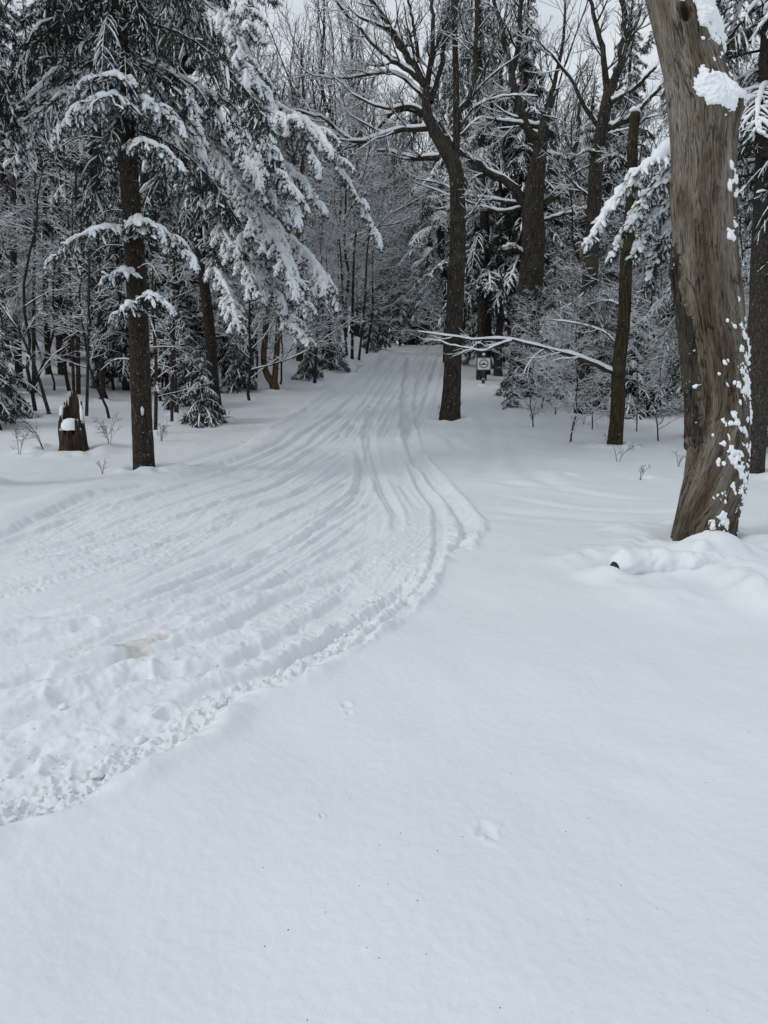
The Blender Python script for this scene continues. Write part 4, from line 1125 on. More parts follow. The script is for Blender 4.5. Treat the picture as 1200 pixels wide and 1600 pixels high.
# ================================================================== the barkless snag
def build_snag():
    g = foot(1100, 852, .3); Y = g[1] + .35
    root = thing('dead_tree_snag', g, 'huge pale barkless dead trunk with snow stuck to it, standing at right', 'dead tree')
    Lx = [(-160, 975), (-60, 992), (0, 1012), (60, 1026), (120, 1040), (200, 1049), (260, 1053), (300, 1049), (360, 1054), (450, 1060), (550, 1073), (650, 1079), (700, 1077), (750, 1073), (800, 1062), (858, 1049), (905, 1040)]
    Rx = [(-160, 1080), (-60, 1098), (0, 1112), (60, 1124), (100, 1130), (140, 1143), (165, 1154), (185, 1152), (215, 1148), (260, 1147), (330, 1147), (400, 1150), (470, 1158), (550, 1165), (650, 1168), (720, 1168), (770, 1162), (800, 1152), (850, 1143), (905, 1146)]
    S = 200; rows = np.linspace(905, -160, 430)
    lx = np.interp(rows, [a for a, _ in Lx], [b for _, b in Lx]); rx = np.interp(rows, [a for a, _ in Rx], [b for _, b in Rx])
    kk = np.exp(-np.linspace(-2, 2, 11) ** 2); kk /= kk.sum()
    lx = np.convolve(np.pad(lx, 5, 'edge'), kk, 'valid'); rx = np.convolve(np.pad(rx, 5, 'edge'), kk, 'valid')
    th = np.arange(S) * 2 * math.pi / S
    PL = np.array([unproj(a, r, Y) for a, r in zip(lx, rows)]); PR = np.array([unproj(a, r, Y) for a, r in zip(rx, rows)])
    C = (PL + PR) / 2; Rr = (PR[:, 0] - PL[:, 0]) / 2; z = C[:, 2]
    TH, Zg = np.meshgrid(th, z); RR = Rr[:, None]
    tw = TH - Zg * .55                      # twisted grain
    hz = (Zg - z[0])
    tw2 = TH + np.clip(1.6 - hz, 0, 2) * .85
    cxx, cyy = np.cos(tw2), np.sin(tw2)
    flute = vnoise(cxx * 2.4, cyy * 2.4, Zg * .45, 101) * .5 + vnoise(cxx * 6, cyy * 6, Zg * .6, 102) * .30 + vnoise(cxx * 16, cyy * 16, Zg * 1.2, 103) * .13 + vnoise(cxx * 34, cyy * 34, Zg * 2.4, 104) * .07
    low = np.exp(-hz / .9)
    disp = RR * (.045 + .13 * low) * flute
    cn = vnoise(cxx * 15, cyy * 15, Zg * 1.1, 140) + .25 * vnoise(cxx * 40, cyy * 40, Zg * 5, 141)
    crack = np.exp(-(cn / .055) ** 2) * sstep(-.25, .15, vnoise(cxx * 4, cyy * 4, Zg * 1.3, 142))
    disp -= .011 * crack
    disp += .0035 * vnoise(cxx * 48, cyy * 48, Zg * 5, 143)
    # deep rotten grooves on the lower right
    ang = np.angle(np.exp(1j * (TH + .95)))
    gro = np.exp(-(ang / .8) ** 2) * low
    disp -= RR * .22 * gro * np.clip(vnoise(cxx * 7, cyy * 7, Zg * .7, 105), 0, 1)
    # knot hole near the top and burls
    def pos(px, py):
        r = int(np.argmin(np.abs(rows - py))); q = (px - (lx[r] + rx[r]) / 2) / ((rx[r] - lx[r]) / 2)
        return -math.acos(max(-1, min(1, q))), z[r], r
    a, zz, r = pos(1052, 38)
    dd = np.hypot(np.angle(np.exp(1j * (TH - a))) * RR / .042, (Zg - zz) / .065)
    disp += -.09 * np.exp(-dd ** 4) + .018 * np.exp(-((dd - 1.4) / .4) ** 2)
    hole = np.exp(-dd ** 4)
    for (px, py, sx_, sz_, am) in [(1135, 172, .12, .12, .035), (1100, 205, .10, .08, .025), (1150, 165, .10, .10, .03), (1090, 190, .08, .05, -.012)]:
        a, zz, r = pos(px, py); dd = np.hypot(np.angle(np.exp(1j * (TH - a))) * RR / sx_, (Zg - zz) / sz_); disp += am * np.exp(-dd ** 2)
    # remaining bark plate down the left side
    edge_ang = -2.62 + .22 * vnoise(Zg * 3, Zg * 0, seed=110) + .10 * vnoise(Zg * 9, Zg * 0, seed=111)
    zt = z[int(np.argmin(np.abs(rows - 395)))]; zb = z[int(np.argmin(np.abs(rows - 690)))]
    A2 = np.angle(np.exp(1j * TH))
    jag = .16 * vnoise(np.cos(TH) * 14, np.sin(TH) * 14, Zg * 3, 113) + .10 * vnoise(np.cos(TH) * 30, np.sin(TH) * 30, Zg * 8, 114)
    barkm = ((A2 < edge_ang + jag * .5) | (A2 > 1.4)).astype(float) * sstep(zb - .01, zb + .03, Zg + jag) * sstep(zt + .03, zt - .01, Zg + jag)
    disp += barkm * (.030 + .020 * vnoise(np.cos(TH) * 9, np.sin(TH) * 9, Zg * 9, 112))
    ragg = .01 * vnoise(Zg * 14, TH * 0, seed=120) * 1
    Rad = RR + disp
    X = C[:, 0][:, None] + np.cos(TH) * Rad; Yy = C[:, 1][:, None] + np.sin(TH) * Rad; Z = np.repeat(z[:, None], S, 1)
    V = np.stack([X, Yy, Z], -1).reshape(-1, 3)
    K = len(rows); i = (np.arange(K - 1) * S)[:, None]; j = np.arange(S)[None]; j2 = ((np.arange(S) + 1) % S)[None]
    F = np.stack([i + j, i + j2, i + S + j2, i + S + j], -1).reshape(-1, 4)
    m, n, l, p = new_mat('weathered_wood')
    p.inputs['Roughness'].default_value = .85; p.inputs['Specular IOR Level'].default_value = .2
    uv = n.new('ShaderNodeAttribute'); uv.attribute_name = 'grain'
    mp1 = n.new('ShaderNodeMapping'); mp1.inputs['Scale'].default_value = (84, 84, 10)
    n1 = n.new('ShaderNodeTexNoise'); n1.inputs['Scale'].default_value = 1; n1.inputs['Detail'].default_value = 9; n1.inputs['Roughness'].default_value = .74
    l.new(uv.outputs['Vector'], mp1.inputs['Vector']); l.new(mp1.outputs['Vector'], n1.inputs['Vector'])
    mp2 = n.new('ShaderNodeMapping'); mp2.inputs['Scale'].default_value = (5, 5, 1.6)
    n2 = n.new('ShaderNodeTexNoise'); n2.inputs['Scale'].default_value = 1; n2.inputs['Detail'].default_value = 5
    l.new(uv.outputs['Vector'], mp2.inputs['Vector']); l.new(mp2.outputs['Vector'], n2.inputs['Vector'])
    fine = ramp(n, [(.30, (.05, .042, .034)), (.44, (.19, .167, .14)), (.60, (.345, .312, .268)), (.80, (.47, .437, .39))]); l.new(n1.outputs['Fac'], fine.inputs['Fac'])
    zone = ramp(n, [(.34, (.44, .385, .325)), (.48, (.76, .725, .67)), (.64, (1.08, 1.09, 1.08))]); l.new(n2.outputs['Fac'], zone.inputs['Fac'])
    mu = n.new('ShaderNodeMixRGB'); mu.blend_type = 'MULTIPLY'; mu.inputs['Fac'].default_value = 1
    l.new(fine.outputs['Color'], mu.inputs['Color1']); l.new(zone.outputs['Color'], mu.inputs['Color2'])
    # rot, browner towards foot and grooves; shade painted into cracks and knot hole
    rt = n.new('ShaderNodeAttribute'); rt.attribute_name = 'rot_shade'
    mr = n.new('ShaderNodeMixRGB'); mr.blend_type = 'MULTIPLY'; mr.inputs['Color2'].default_value = (.32, .235, .165, 1)
    l.new(rt.outputs['Fac'], mr.inputs['Fac']); l.new(mu.outputs['Color'], mr.inputs['Color1'])
    # thin checks in the grain
    mp3 = n.new('ShaderNodeMapping'); mp3.inputs['Scale'].default_value = (17, 17, 1.5)
    n3 = n.new('ShaderNodeTexNoise'); n3.inputs['Scale'].default_value = 1; n3.inputs['Detail'].default_value = 3; n3.inputs['Distortion'].default_value = 1.2
    l.new(uv.outputs['Vector'], mp3.inputs['Vector']); l.new(mp3.outputs['Vector'], n3.inputs['Vector'])
    ck = ramp(n, [(.485, (1, 1, 1)), (.5, (.18, .13, .1)), (.515, (1, 1, 1))]); l.new(n3.outputs['Fac'], ck.inputs['Fac'])
    mc = n.new('ShaderNodeMixRGB'); mc.blend_type = 'MULTIPLY'; mc.inputs['Fac'].default_value = .8
    l.new(mr.outputs['Color'], mc.inputs['Color1']); l.new(ck.outputs['Color'], mc.inputs['Color2'])
    l.new(mc.outputs['Color'], p.inputs['Base Color'])
    mp4 = n.new('ShaderNodeMapping'); mp4.inputs['Scale'].default_value = (20, 20, 2.6)
    vo4 = n.new('ShaderNodeTexVoronoi'); vo4.feature = 'DISTANCE_TO_EDGE'; vo4.inputs['Scale'].default_value = 1
    wn_ = n.new('ShaderNodeMixRGB'); wn_.inputs['Fac'].default_value = .35
    l.new(uv.outputs['Vector'], mp4.inputs['Vector']); l.new(mp4.outputs['Vector'], wn_.inputs['Color1']); l.new(n1.outputs['Color'], wn_.inputs['Color2'])
    l.new(wn_.outputs['Color'], vo4.inputs['Vector'])
    c4 = ramp(n, [(0.0, (.12, .09, .07)), (.045, (1, 1, 1))]); l.new(vo4.outputs['Distance'], c4.inputs['Fac'])
    n7 = n.new('ShaderNodeTexNoise'); n7.inputs['Scale'].default_value = 5; l.new(uv.outputs['Vector'], n7.inputs['Vector'])
    r7 = ramp(n, [(.46, (0, 0, 0)), (.56, (1, 1, 1))]); l.new(n7.outputs['Fac'], r7.inputs['Fac'])
    m4_ = n.new('ShaderNodeMixRGB'); m4_.blend_type = 'MULTIPLY'; l.new(r7.outputs['Color'], m4_.inputs['Fac']); l.new(mc.outputs['Color'], m4_.inputs['Color1']); l.new(c4.outputs['Color'], m4_.inputs['Color2'])
    l.new(m4_.outputs['Color'], p.inputs['Base Color'])
    b1 = n.new('ShaderNodeBump'); b1.inputs['Distance'].default_value = .016; b1.inputs['Strength'].default_value = .9; l.new(n1.outputs['Fac'], b1.inputs['Height'])
    b2 = n.new('ShaderNodeBump'); b2.inputs['Distance'].default_value = .01; b2.inputs['Strength'].default_value = .7; l.new(ck.outputs['Color'], b2.inputs['Height'])
    l.new(b1.outputs['Normal'], b2.inputs['Normal']); l.new(b2.outputs['Normal'], p.inputs['Normal'])
    me = mesh_np('trunk', V - g, [(F, 0)], [m, M_BARK_MAPLE])
    gr = np.stack([cxx * .33, cyy * .33, Zg * 1.0 + 0 * TH], -1).reshape(-1, 3).astype(np.float32)
    at = me.attributes.new('grain', 'FLOAT_VECTOR', 'POINT'); at.data.foreach_set('vector', gr.ravel())
    rot_shade = np.clip(low * .75 + gro * .9 + hole * .95 + .8 * crack + .5 * sstep(.15, .6, vnoise(cxx * 3, cyy * 3, Zg * .5, 130)) - .05, 0, 1).astype(np.float32)
    at = me.attributes.new('rot_shade', 'FLOAT', 'POINT'); at.data.foreach_set('value', rot_shade.ravel())
    fm = (barkm.reshape(-1)[F].mean(1) > .5).astype(np.int32); me.polygons.foreach_set('material_index', fm)
    link('trunk', me, root)
    # snow stuck in patches on the surface
    def patch(px, py, w, h, tilt=0.0, thick=.03, rag=.55, seed=0):
        a0, z0, r_ = pos(px, py); mper = Y / FPX
        Wm, Hm = w * mper / 2, h * mper / 2; Rl = Rr[r_]
        na, nz2 = max(22, int(w * 2)), max(22, int(h * 2)); rag = rag if w > 22 else .85
        fs = max(.35, abs(math.sin(a0)))
        ga = np.linspace(-1.35, 1.35, na); gz = np.linspace(-1.35, 1.35, nz2); GA, GZ = np.meshgrid(ga, gz)
        ct, st_ = math.cos(tilt), math.sin(tilt)
        A = GA * Wm; B = GZ * Hm; Ax = A * ct - B * st_; Bz = A * st_ + B * ct
        aa = a0 + Ax / (Rl * fs); zz = z0 + Bz
        fz = np.clip(np.interp(zz.ravel(), z, np.arange(K)), 0, K - 1.01).reshape(zz.shape); ia = (aa / (2 * math.pi) * S) % S
        i0 = fz.astype(int); j0 = ia.astype(int) % S; j1 = (j0 + 1) % S; fr = ia - np.floor(ia); fk = fz - i0
        rad = (Rad[i0, j0] * (1 - fr) + Rad[i0, j1] * fr) * (1 - fk) + (Rad[i0 + 1, j0] * (1 - fr) + Rad[i0 + 1, j1] * fr) * fk
        cx_ = np.interp(zz, z, C[:, 0]); cy_ = np.interp(zz, z, C[:, 1])
        f = 1 - np.sqrt(GA ** 2 + GZ ** 2) + rag * (.8 if w > 22 else 1) * vnoise(aa * Rl * (15 if w > 22 else 28), zz * (15 if w > 22 else 28), seed=200 + seed) + rag * .28 * vnoise(aa * Rl * 60, zz * 70, seed=300 + seed)
        t_ = np.clip(f, -.2, 1); off = thick * .9 * np.clip(t_, 0, 1) ** .72 * (1 + .3 * vnoise(aa * Rl * 40, zz * 40, seed=5)) - .006 * (t_ <= 0)
        V = np.stack([cx_ + np.cos(aa) * (rad + off), cy_ + np.sin(aa) * (rad + off), zz], -1)
        idx = np.arange(na * nz2).reshape(nz2, na); keep = (f[:-1, :-1] > -.1) | (f[1:, 1:] > -.1) | (f[1:, :-1] > -.1) | (f[:-1, 1:] > -.1)
        Fq = np.stack([idx[:-1, :-1], idx[:-1, 1:], idx[1:, 1:], idx[1:, :-1]], -1)[keep]
        if len(Fq) == 0: return
        mesh_at('snow_patch', V.reshape(-1, 3), [(Fq, 0)], [M_SNOW], g, root)
    P_ = [(1066, 10, 46, 26, .1, .032), (1098, 40, 36, 60, -.5, .05), (1085, 8, 50, 25, 0, .05), (1099, 158, 56, 38, .2, .032), (1088, 142, 20, 20, 0, .04), (1120, 150, 24, 30, -.3, .04),
          (1146, 158, 14, 26, -.5, .04), (1115, 97, 7, 8, 0, .015), (1079, 80, 4, 4, 0, .01), (1109, 106, 5, 6, 0, .012), (1124, 112, 4, 5, 0, .012), (1128, 128, 6, 8, 0, .015), (1097, 111, 3, 4, 0, .01),
          (1126, 266, 6, 11, 0, .015), (1136, 288, 13, 22, .3, .025), (1122, 299, 7, 18, 0, .02), (1136, 308, 9, 15, .3, .02), (1143, 302, 4, 12, 0, .015), (1132, 355, 10, 18, .2, .02), (1124, 375, 16, 16, .4, .025),
          (1140, 545, 7, 9, 0, .015), (1150, 560, 9, 20, -.5, .02), (1138, 574, 8, 8, 0, .015), (1160, 550, 6, 40, 0, .02), (1152, 595, 12, 46, -.3, .022), (1133, 597, 9, 14, 0, .018), (1147, 610, 18, 12, .2, .02),
          (1130, 652, 9, 22, -.5, .018), (1121, 660, 8, 12, -.3, .018), (1153, 655, 5, 12, 0, .015), (1137, 628, 4, 10, -.3, .012), (1165, 650, 5, 36, 0, .018), (1128, 704, 12, 46, -.75, .02), (1158, 700, 9, 22, -.4, .02), (1143, 735, 12, 60, -.6, .022),
          (1150, 772, 9, 34, -.7, .02), (1128, 758, 6, 22, -.5, .015), (1112, 800, 12, 26, -.7, .022), (1096, 814, 14, 16, 0, .03), (1088, 826, 12, 14, 0, .03), (1104, 826, 14, 16, 0, .03), (1066, 842, 12, 10, 0, .03), (1076, 838, 9, 10, 0, .025), (1098, 842, 20, 9, 0, .03),
          (1137, 470, 4, 6, 0, .012), (1152, 505, 4, 14, 0, .012), (1146, 525, 5, 12, 0, .014), (1083, 601, 5, 7, 0, .015), (1098, 677, 4, 6, 0, .01), (1058, 855, 8, 6, 0, .02)]
    for k in range(70):
        py = random.uniform(500, 835); d_ = random.random() ** 1.6
        px = 1166 - d_ * 62 - max(0, py - 700) * .16
        P_.append((px, py, random.uniform(2, 6), random.uniform(4, 13), -random.uniform(.2, .8), .012))
    for k, (px, py, w, h, t_, tk) in enumerate(P_): patch(px, py, w * (1.25 if w > 22 else 1.02), h * (1.25 if w > 22 else .95), -t_, tk, seed=k)
build_snag()

# twig sticking out at the snag's foot
def stick(name, a, b, Y, r, label, cat):
    p0, p1 = unproj(*a, Y), unproj(*b, Y - .05)
    P = catmull([p0, (p0 + p1) / 2 + [.01, 0, .01], p1], 8)[None]; V, F = tube_batch(P, np.linspace(r, r * .6, 8)[None], 5)
    o = mesh_at(name, V, [(F, 0)], [M_TWIG], p0, None); o.location = p0; tag(o, label, cat)
stick('twig', (1098, 836), (1106, 862), 6.55, .004, 'small bare twig poking from the snow at foot of barkless snag', 'twig')

# ---- fallen log under snow
def build_log():
    a = G(960, 898); b = G(1120, 888)
    root = thing('snow_covered_log', a, 'fallen log buried under rounded snow at foot of barkless snag', 'log')
    K = 90; S = 48; t = np.linspace(0, 1, K); Rm = .125
    P = a[None] * (1 - t[:, None]) + b[None] * t[:, None]; P[:, 2] = base_h(P[:, 0], P[:, 1]) + .025 + .02 * np.sin(t * 5)
    P[:, 1] += .05 * np.sin(t * 6); P[:, 2] += .03
    R = Rm * (1 + .12 * np.sin(t * 11 + 1) + .1 * vnoise(t * 9, t * 0, seed=7)) * np.clip(np.sqrt(np.clip(1 - ((t - .0) / -.001), 0, 1)), 0, 1) if False else Rm * (1 + .05 * np.sin(t * 9 + 2) + .10 * vnoise(t * 7, t * 0, seed=9))
    R = R * np.sqrt(np.clip(1 - (1 - np.clip((t + .01) / .13, 0, 1)) ** 2, .02, 1)) * (1 - .12 * t)
    V, F = tube_batch(P[None], R[None], S); C = np.repeat(P, S, 0)
    n = 1 + .12 * vnoise(V[:, 0] * 9, V[:, 1] * 9, V[:, 2] * 9, 11) + .09 * vnoise(V[:, 0] * 24, V[:, 1] * 24, V[:, 2] * 24, 12)
    V = C + (V - C) * n[:, None]
    mesh_at('snow', V, [(F, 0)], [M_DRIFT], a, root)
    d = (b - a) / np.linalg.norm(b - a)
    Pw = np.array([P[0] + d * .13 + [0, .0, -.095], P[10] + [0, .03, -.085], P[60] + [0, .04, -.06]])
    V, F = tube_batch(catmull(Pw, 20)[None], np.full((1, 20), .026), 16)
    Fc = np.stack([np.arange(16), np.roll(np.arange(16), -1), np.full(16, len(V))], -1); V = np.vstack([V, Pw[:1]])
    mesh_at('wood', V, [(F, 0), (Fc, 0)], [M_BARK_SPRUCE], a, root)
build_log()

# ================================================================== sign
def build_sign():
    g = foot(755, 604, .05); Y = g[1]
    root = thing('trail_sign', g, 'small square snowmobile sign on dark post right of trail', 'sign')
    s = Y / FPX
    def flat(name, c): 
        m, n, l, p = new_mat(name); p.inputs['Base Color'].default_value = (*c, 1); p.inputs['Roughness'].default_value = .55
        nz_ = n.new('ShaderNodeTexNoise'); nz_.inputs['Scale'].default_value = 40
        r = ramp(n, [(.3, tuple(v * .85 for v in c)), (.7, tuple(min(1, v * 1.1) for v in c))]); l.new(nz_.outputs['Fac'], r.inputs['Fac']); l.new(r.outputs['Color'], p.inputs['Base Color']); return m
    mw, mk, mg = flat('sign_white', (.78, .80, .78)), flat('sign_black', (.02, .02, .022)), flat('sign_grey_ring', (.25, .255, .25))
    mp_ = flat('post_dark', (.035, .036, .035))
    def box(x0, x1, y0, y1, z0, z1):
        V = np.array([(x, y, z) for x in (x0, x1) for y in (y0, y1) for z in (z0, z1)], float)
        F = np.array([(0, 1, 3, 2), (4, 6, 7, 5), (0, 4, 5, 1), (2, 3, 7, 6), (0, 2, 6, 4), (1, 5, 7, 3)]); return V, F
    # post with a snow cap
    V, F = box(-2.4 * s, 2.4 * s, 0, .035, -.3, 47 * s); link('post', mesh_np('post', V, [(F, 0)], [mp_], False), root)
    for k, z in enumerate((3.2, 11.0)):
        V, F = box(-2.5 * s, 2.5 * s, -.004, .03, z * s, (z + 1.1) * s); link('band', mesh_np('band', V, [(F, 0)], [mw], False), root)
    Pc = np.array([[[-.05, .015, 47.5 * s], [-.02, .015, 48.8 * s], [.02, .015, 49 * s], [.05, .015, 47.6 * s]]]); V, F = tube_batch(Pc, np.array([[.01, .04, .04, .01]]), 9)
    link('snow_cap', mesh_np('snow_cap', V, [(F, 0)], [M_SNOW]), root)
    zc = 34.5 * s; w = 21.5 * s / 2; h = 19.5 * s / 2; n = 8
    def rrect(w, h, r):
        pts = []
        for cx, cz, a0 in ((w - r, h - r, 0), (-w + r, h - r, 90), (-w + r, -h + r, 180), (w - r, -h + r, 270)):
            for k in range(n): a = math.radians(a0 + 90 * k / (n - 1)); pts.append((cx + r * math.cos(a), cz + r * math.sin(a)))
        return np.array(pts)
    o = rrect(w, h, 2 * s); N = len(o)
    def slab(poly, y0, y1, name, mat, parent):
        N = len(poly); V = np.concatenate([np.stack([poly[:, 0], np.full(N, y0), poly[:, 1]], -1), np.stack([poly[:, 0], np.full(N, y1), poly[:, 1]], -1), [[poly[:, 0].mean(), y0, poly[:, 1].mean()]], [[poly[:, 0].mean(), y1, poly[:, 1].mean()]]])
        i = np.arange(N); j = (i + 1) % N
        return link(name, mesh_np(name, V, [(np.stack([i, j, np.full(N, 2 * N)], -1), 0), (np.stack([i + N, j + N, np.full(N, 2 * N + 1)], -1), 0), (np.stack([i, i + N, j + N, j], -1), 0)], [mat], False), parent)
    def ringf(outer, inner, y, name, mat, parent):
        N = len(outer); V = []
        for yy in (y, y + .003):
            V.append(np.stack([outer[:, 0], np.full(N, yy), outer[:, 1]], -1)); V.append(np.stack([inner[:, 0], np.full(N, yy), inner[:, 1]], -1))
        V = np.concatenate(V); i = np.arange(N); j = (i + 1) % N
        return link(name, mesh_np(name, V, [(np.stack([i, j, j + N, i + N], -1), 0), (np.stack([i, i + 2 * N, j + 2 * N, j], -1), 0), (np.stack([i + N, j + N, j + 3 * N, i + 3 * N], -1), 0)], [mat], False), parent)
    sh = np.array([0, zc])
    pn = slab(o + sh, -.012, -.004, 'panel', mw, root)
    ringf(rrect(w * .98, h * .98, 2 * s) + sh, rrect(w * .90, h * .89, 1.5 * s) + sh, -.016, 'border', mk, pn)
    th = np.linspace(0, 2 * math.pi, 40, endpoint=False); c = np.stack([np.cos(th), np.sin(th)], -1)
    ringf(c * [7.4 * s, 6.6 * s] + sh, c * [5.4 * s, 4.8 * s] + sh, -.016, 'ring', mg, pn)
    sled = np.array([(-5.2, -.9), (-4.6, -1.3), (-3.2, -.9), (-2.6, -1.3), (2.2, -1.4), (3.2, -.9), (4.6, -1.2), (5.4, -.5), (4.0, -.3), (3.6, .1), (2.0, .3), (1.2, .9), (.9, 2.0), (.1, 2.5), (-.7, 2.0), (-.6, 1.2), (-1.5, .7), (-3.4, .5), (-4.6, .2)]) * s
    slab(sled + sh + [0, -.3 * s], -.018, -.0125, 'snowmobile_symbol', mk, pn)
    bar = np.array([(-4, 7.3), (4, 7.3), (4, 8.1), (-4, 8.1)]) * s
    slab(bar[::-1] + sh, -.0155, -.0125, 'top_line', mg, pn)
build_sign()

# ================================================================== young spruces and lacy saplings
young = [  # px, py, proto, scale, rz, label
    (14, 650, 1, 1.0, 0, 'small snow covered spruce at far left edge of the clearing'),
    (-25, 665, 0, 1.0, 2, 'snowy spruce cut by the left picture edge'),
    (292, 636, 0, .9, 1, 'young snowy spruce just left of the slanting hemlock trunk'),
    (318, 664, 1, .9, 3, 'low young spruce touching the foot of slanting hemlock'),
    (262, 612, 2, .9, 4, 'taller young spruce between tall spruce and slanting hemlock'),
    (372, 612, 0, .8, 2, 'young spruce right of the slanting hemlock'),
    (352, 600, 2, .9, 5, 'taller young spruce behind the slanting hemlock'),
    (482, 592, 0, .7, 2, 'thin trunked little spruce right of the forked tree'),
    (520, 580, 0, .8, 1, 'little drooping spruce on the bank edge beyond forked tree'),
    (505, 565, 2, .8, 1, 'snowy young spruce on the bank behind the drooping one'),
    (578, 548, 1, .9, 1, 'small snowy spruce at the trail crest, left side'),
    (590, 545, 0, .9, 2, 'narrow snowy spruce behind the one at the trail crest'),
    (625, 540, 2, 1.0, 2, 'snowy young spruce over the trail crest, centre left'),
    (800, 640, 1, .5, 0, 'snow lump of a tiny spruce right of the sign'),
    (820, 620, 0, 1.05, 1, 'bushy snowy spruce right of the sign beneath long branch'),
    (860, 605, 2, 1.0, 3, 'bushy snowy spruce behind the tiny one, left of forking maple'),
    (880, 632, 1, .9, 5, 'low snowy spruce just left of forking maple foot'),
    (940, 640, 0, 1.0, 2, 'snowy spruce between forking maple and broken trunk'),
    (985, 650, 1, 1.1, 2, 'rounded snow heavy spruce right of broken trunk'),
    (1010, 640, 2, .9, 4, 'tall young spruce right of broken trunk'),
    (1040, 645, 0, 1.2, 0, 'young snowy spruce left of the barkless snag'),
    (1225, 700, 0, 1.2, 0, 'snowy spruce cut by the right picture edge'),
]
for k, (px, yy) in enumerate([(668, 54), (684, 52), (698, 54.5), (714, 53), (732, 52), (645, 56)]):
    x_ = (px - 600) / FPX * yy
    put_tree(YOUNG[k % 3], 'young_spruce', (x_, yy, ground_z(x_, yy)), ['short', 'narrow', 'snowy', 'bushy', 'drooping', 'dark'][k] + ' little spruce just over the trail crest near the maple', 'spruce tree', 'little spruces over the trail crest', k, 1.35)
for px, py, k, s, rz, lab in young:
    g = G(px, py); tree_feet.append((g[0], g[1], .08))
    put_tree(YOUNG[k], 'young_spruce', g, lab, 'spruce tree', None, rz, s)

LANDMARKS = [(-40, 'beyond the left picture edge'), (25, 'at the left picture edge'), (106, 'behind the rotten stump'), (222, 'behind the tall blazed spruce'), (328, 'behind the slanting hemlock'),
             (428, 'behind the forked brown tree'), (520, 'behind the left bank'), (610, 'beyond the trail crest'), (703, 'behind the maple left of sign'), (755, 'behind the trail sign'),
             (825, 'behind the thickest maple'), (918, 'behind the forking maple'), (975, 'behind the broken trunk'), (1090, 'behind the barkless snag'), (1185, 'behind the right edge spruce'), (1260, 'beyond the right picture edge')]
ORD = ['nearest', 'second nearest', 'third nearest', 'fourth nearest', 'fifth nearest', 'sixth nearest', 'seventh nearest', 'eighth nearest', 'ninth nearest', 'tenth nearest', 'eleventh nearest', 'twelfth nearest']
def scatter(name, protos, spots, label, cat, group, crown='crown', s0=.8, s1=1.2):
    cnt = {}; rows = []
    for (x, y) in sorted(spots, key=lambda q: q[1]):
        px = 600 + x / y * FPX; lm = min(LANDMARKS, key=lambda q: abs(q[0] - px))[1]
        rows.append((x, y, lm, cnt.get(lm, 0))); cnt[lm] = cnt.get(lm, 0) + 1
    for x, y, lm, k in rows:
        lab = '%s %s' % (label, lm) if cnt[lm] == 1 else '%s %s %s' % (ORD[k], label, lm) if k < 12 else 'one of the farther %ss %s' % (label, lm)
        z = ground_z(x, y)
        put_tree(random.choice(protos), name, (x, y, z - .05), lab, cat, group, random.uniform(0, 6.28), random.uniform(s0, s1), crown)

def region(n, fx, fy, ok, dmin):
    out = []; tries = 0
    while len(out) < n and tries < n * 60:
        tries += 1; y = random.uniform(*fy); px = random.uniform(*fx); x = (px - 600) / FPX * y
        if not ok(x, y, px): continue
        if all((x - a) ** 2 + (y - b) ** 2 > dmin ** 2 for a, b in out): out.append((x, y))
    return out

trail_c = catmull([(-.2, 30), (1.0, 40), (2.0, 50), (4.0, 60), (9, 75)], 20)
def off_trail(x, y, px=0):
    if 725 < 600 + x / y * FPX < 800 and y < 27.5: return False
    cx = np.interp(y, trail_c[:, 1], trail_c[:, 0]); return abs(x - cx) > 2.6
def clear_view(x, y, px):
    return not (660 < px < 850 and y < 28.5) and not (800 < px < 850 and y < 23.5)
# lacy snow-lined saplings
scatter('snowy_sapling', LACY, region(20, (770, 1250), (19, 34), lambda x, y, p: off_trail(x, y) and clear_view(x, y, p) and p > 740 + (34 - y) * 3, 1.1), 'snow lined sapling', 'sapling', 'snow lined saplings right of the trail', 'branches', .6, 1.1)
scatter('snowy_sapling', LACY, region(22, (-60, 560), (20, 36), lambda x, y, p: off_trail(x, y) and (p < 470 or y > 28), 1.1), 'snow lined sapling', 'sapling', 'snow lined saplings left of the trail', 'branches', .6, 1.1)
scatter('snowy_sapling', LACY, region(32, (470, 760), (33, 62), lambda x, y, p: off_trail(x, y) , 1.3), 'arching snowy sapling', 'sapling', 'snow lined saplings around the trail end', 'branches', 1.0, 1.8)
for k, (px, py, pr, sc_, lab) in enumerate([
    (834, 668, 0, .42, 'snow lined sapling with two stems in front of thickest maple'),
    (868, 650, 1, .60, 'spreading snow lined sapling between thickest maple and forking maple'), (892, 688, 0, .46, 'snow lined sapling on open snow in front of forking maple'),
    (925, 668, 1, .50, 'snow lined sapling between forking maple and broken trunk'), (995, 672, 1, .55, 'snow lined sapling just right of broken trunk foot'),
    (1030, 690, 0, .40, 'small snow lined sapling on snow left of barkless snag'), (858, 622, 1, .5, 'small snow lined sapling behind the spreading sapling near thickest maple'),
    (846, 640, 0, .55, 'tall snow lined sapling directly before thickest maple trunk')]):
    g = G(px, py); put_tree(LACY[pr], 'snowy_sapling', g, lab, 'sapling', 'snow lined saplings in the right undergrowth', k * 1.3, sc_, 'branches')
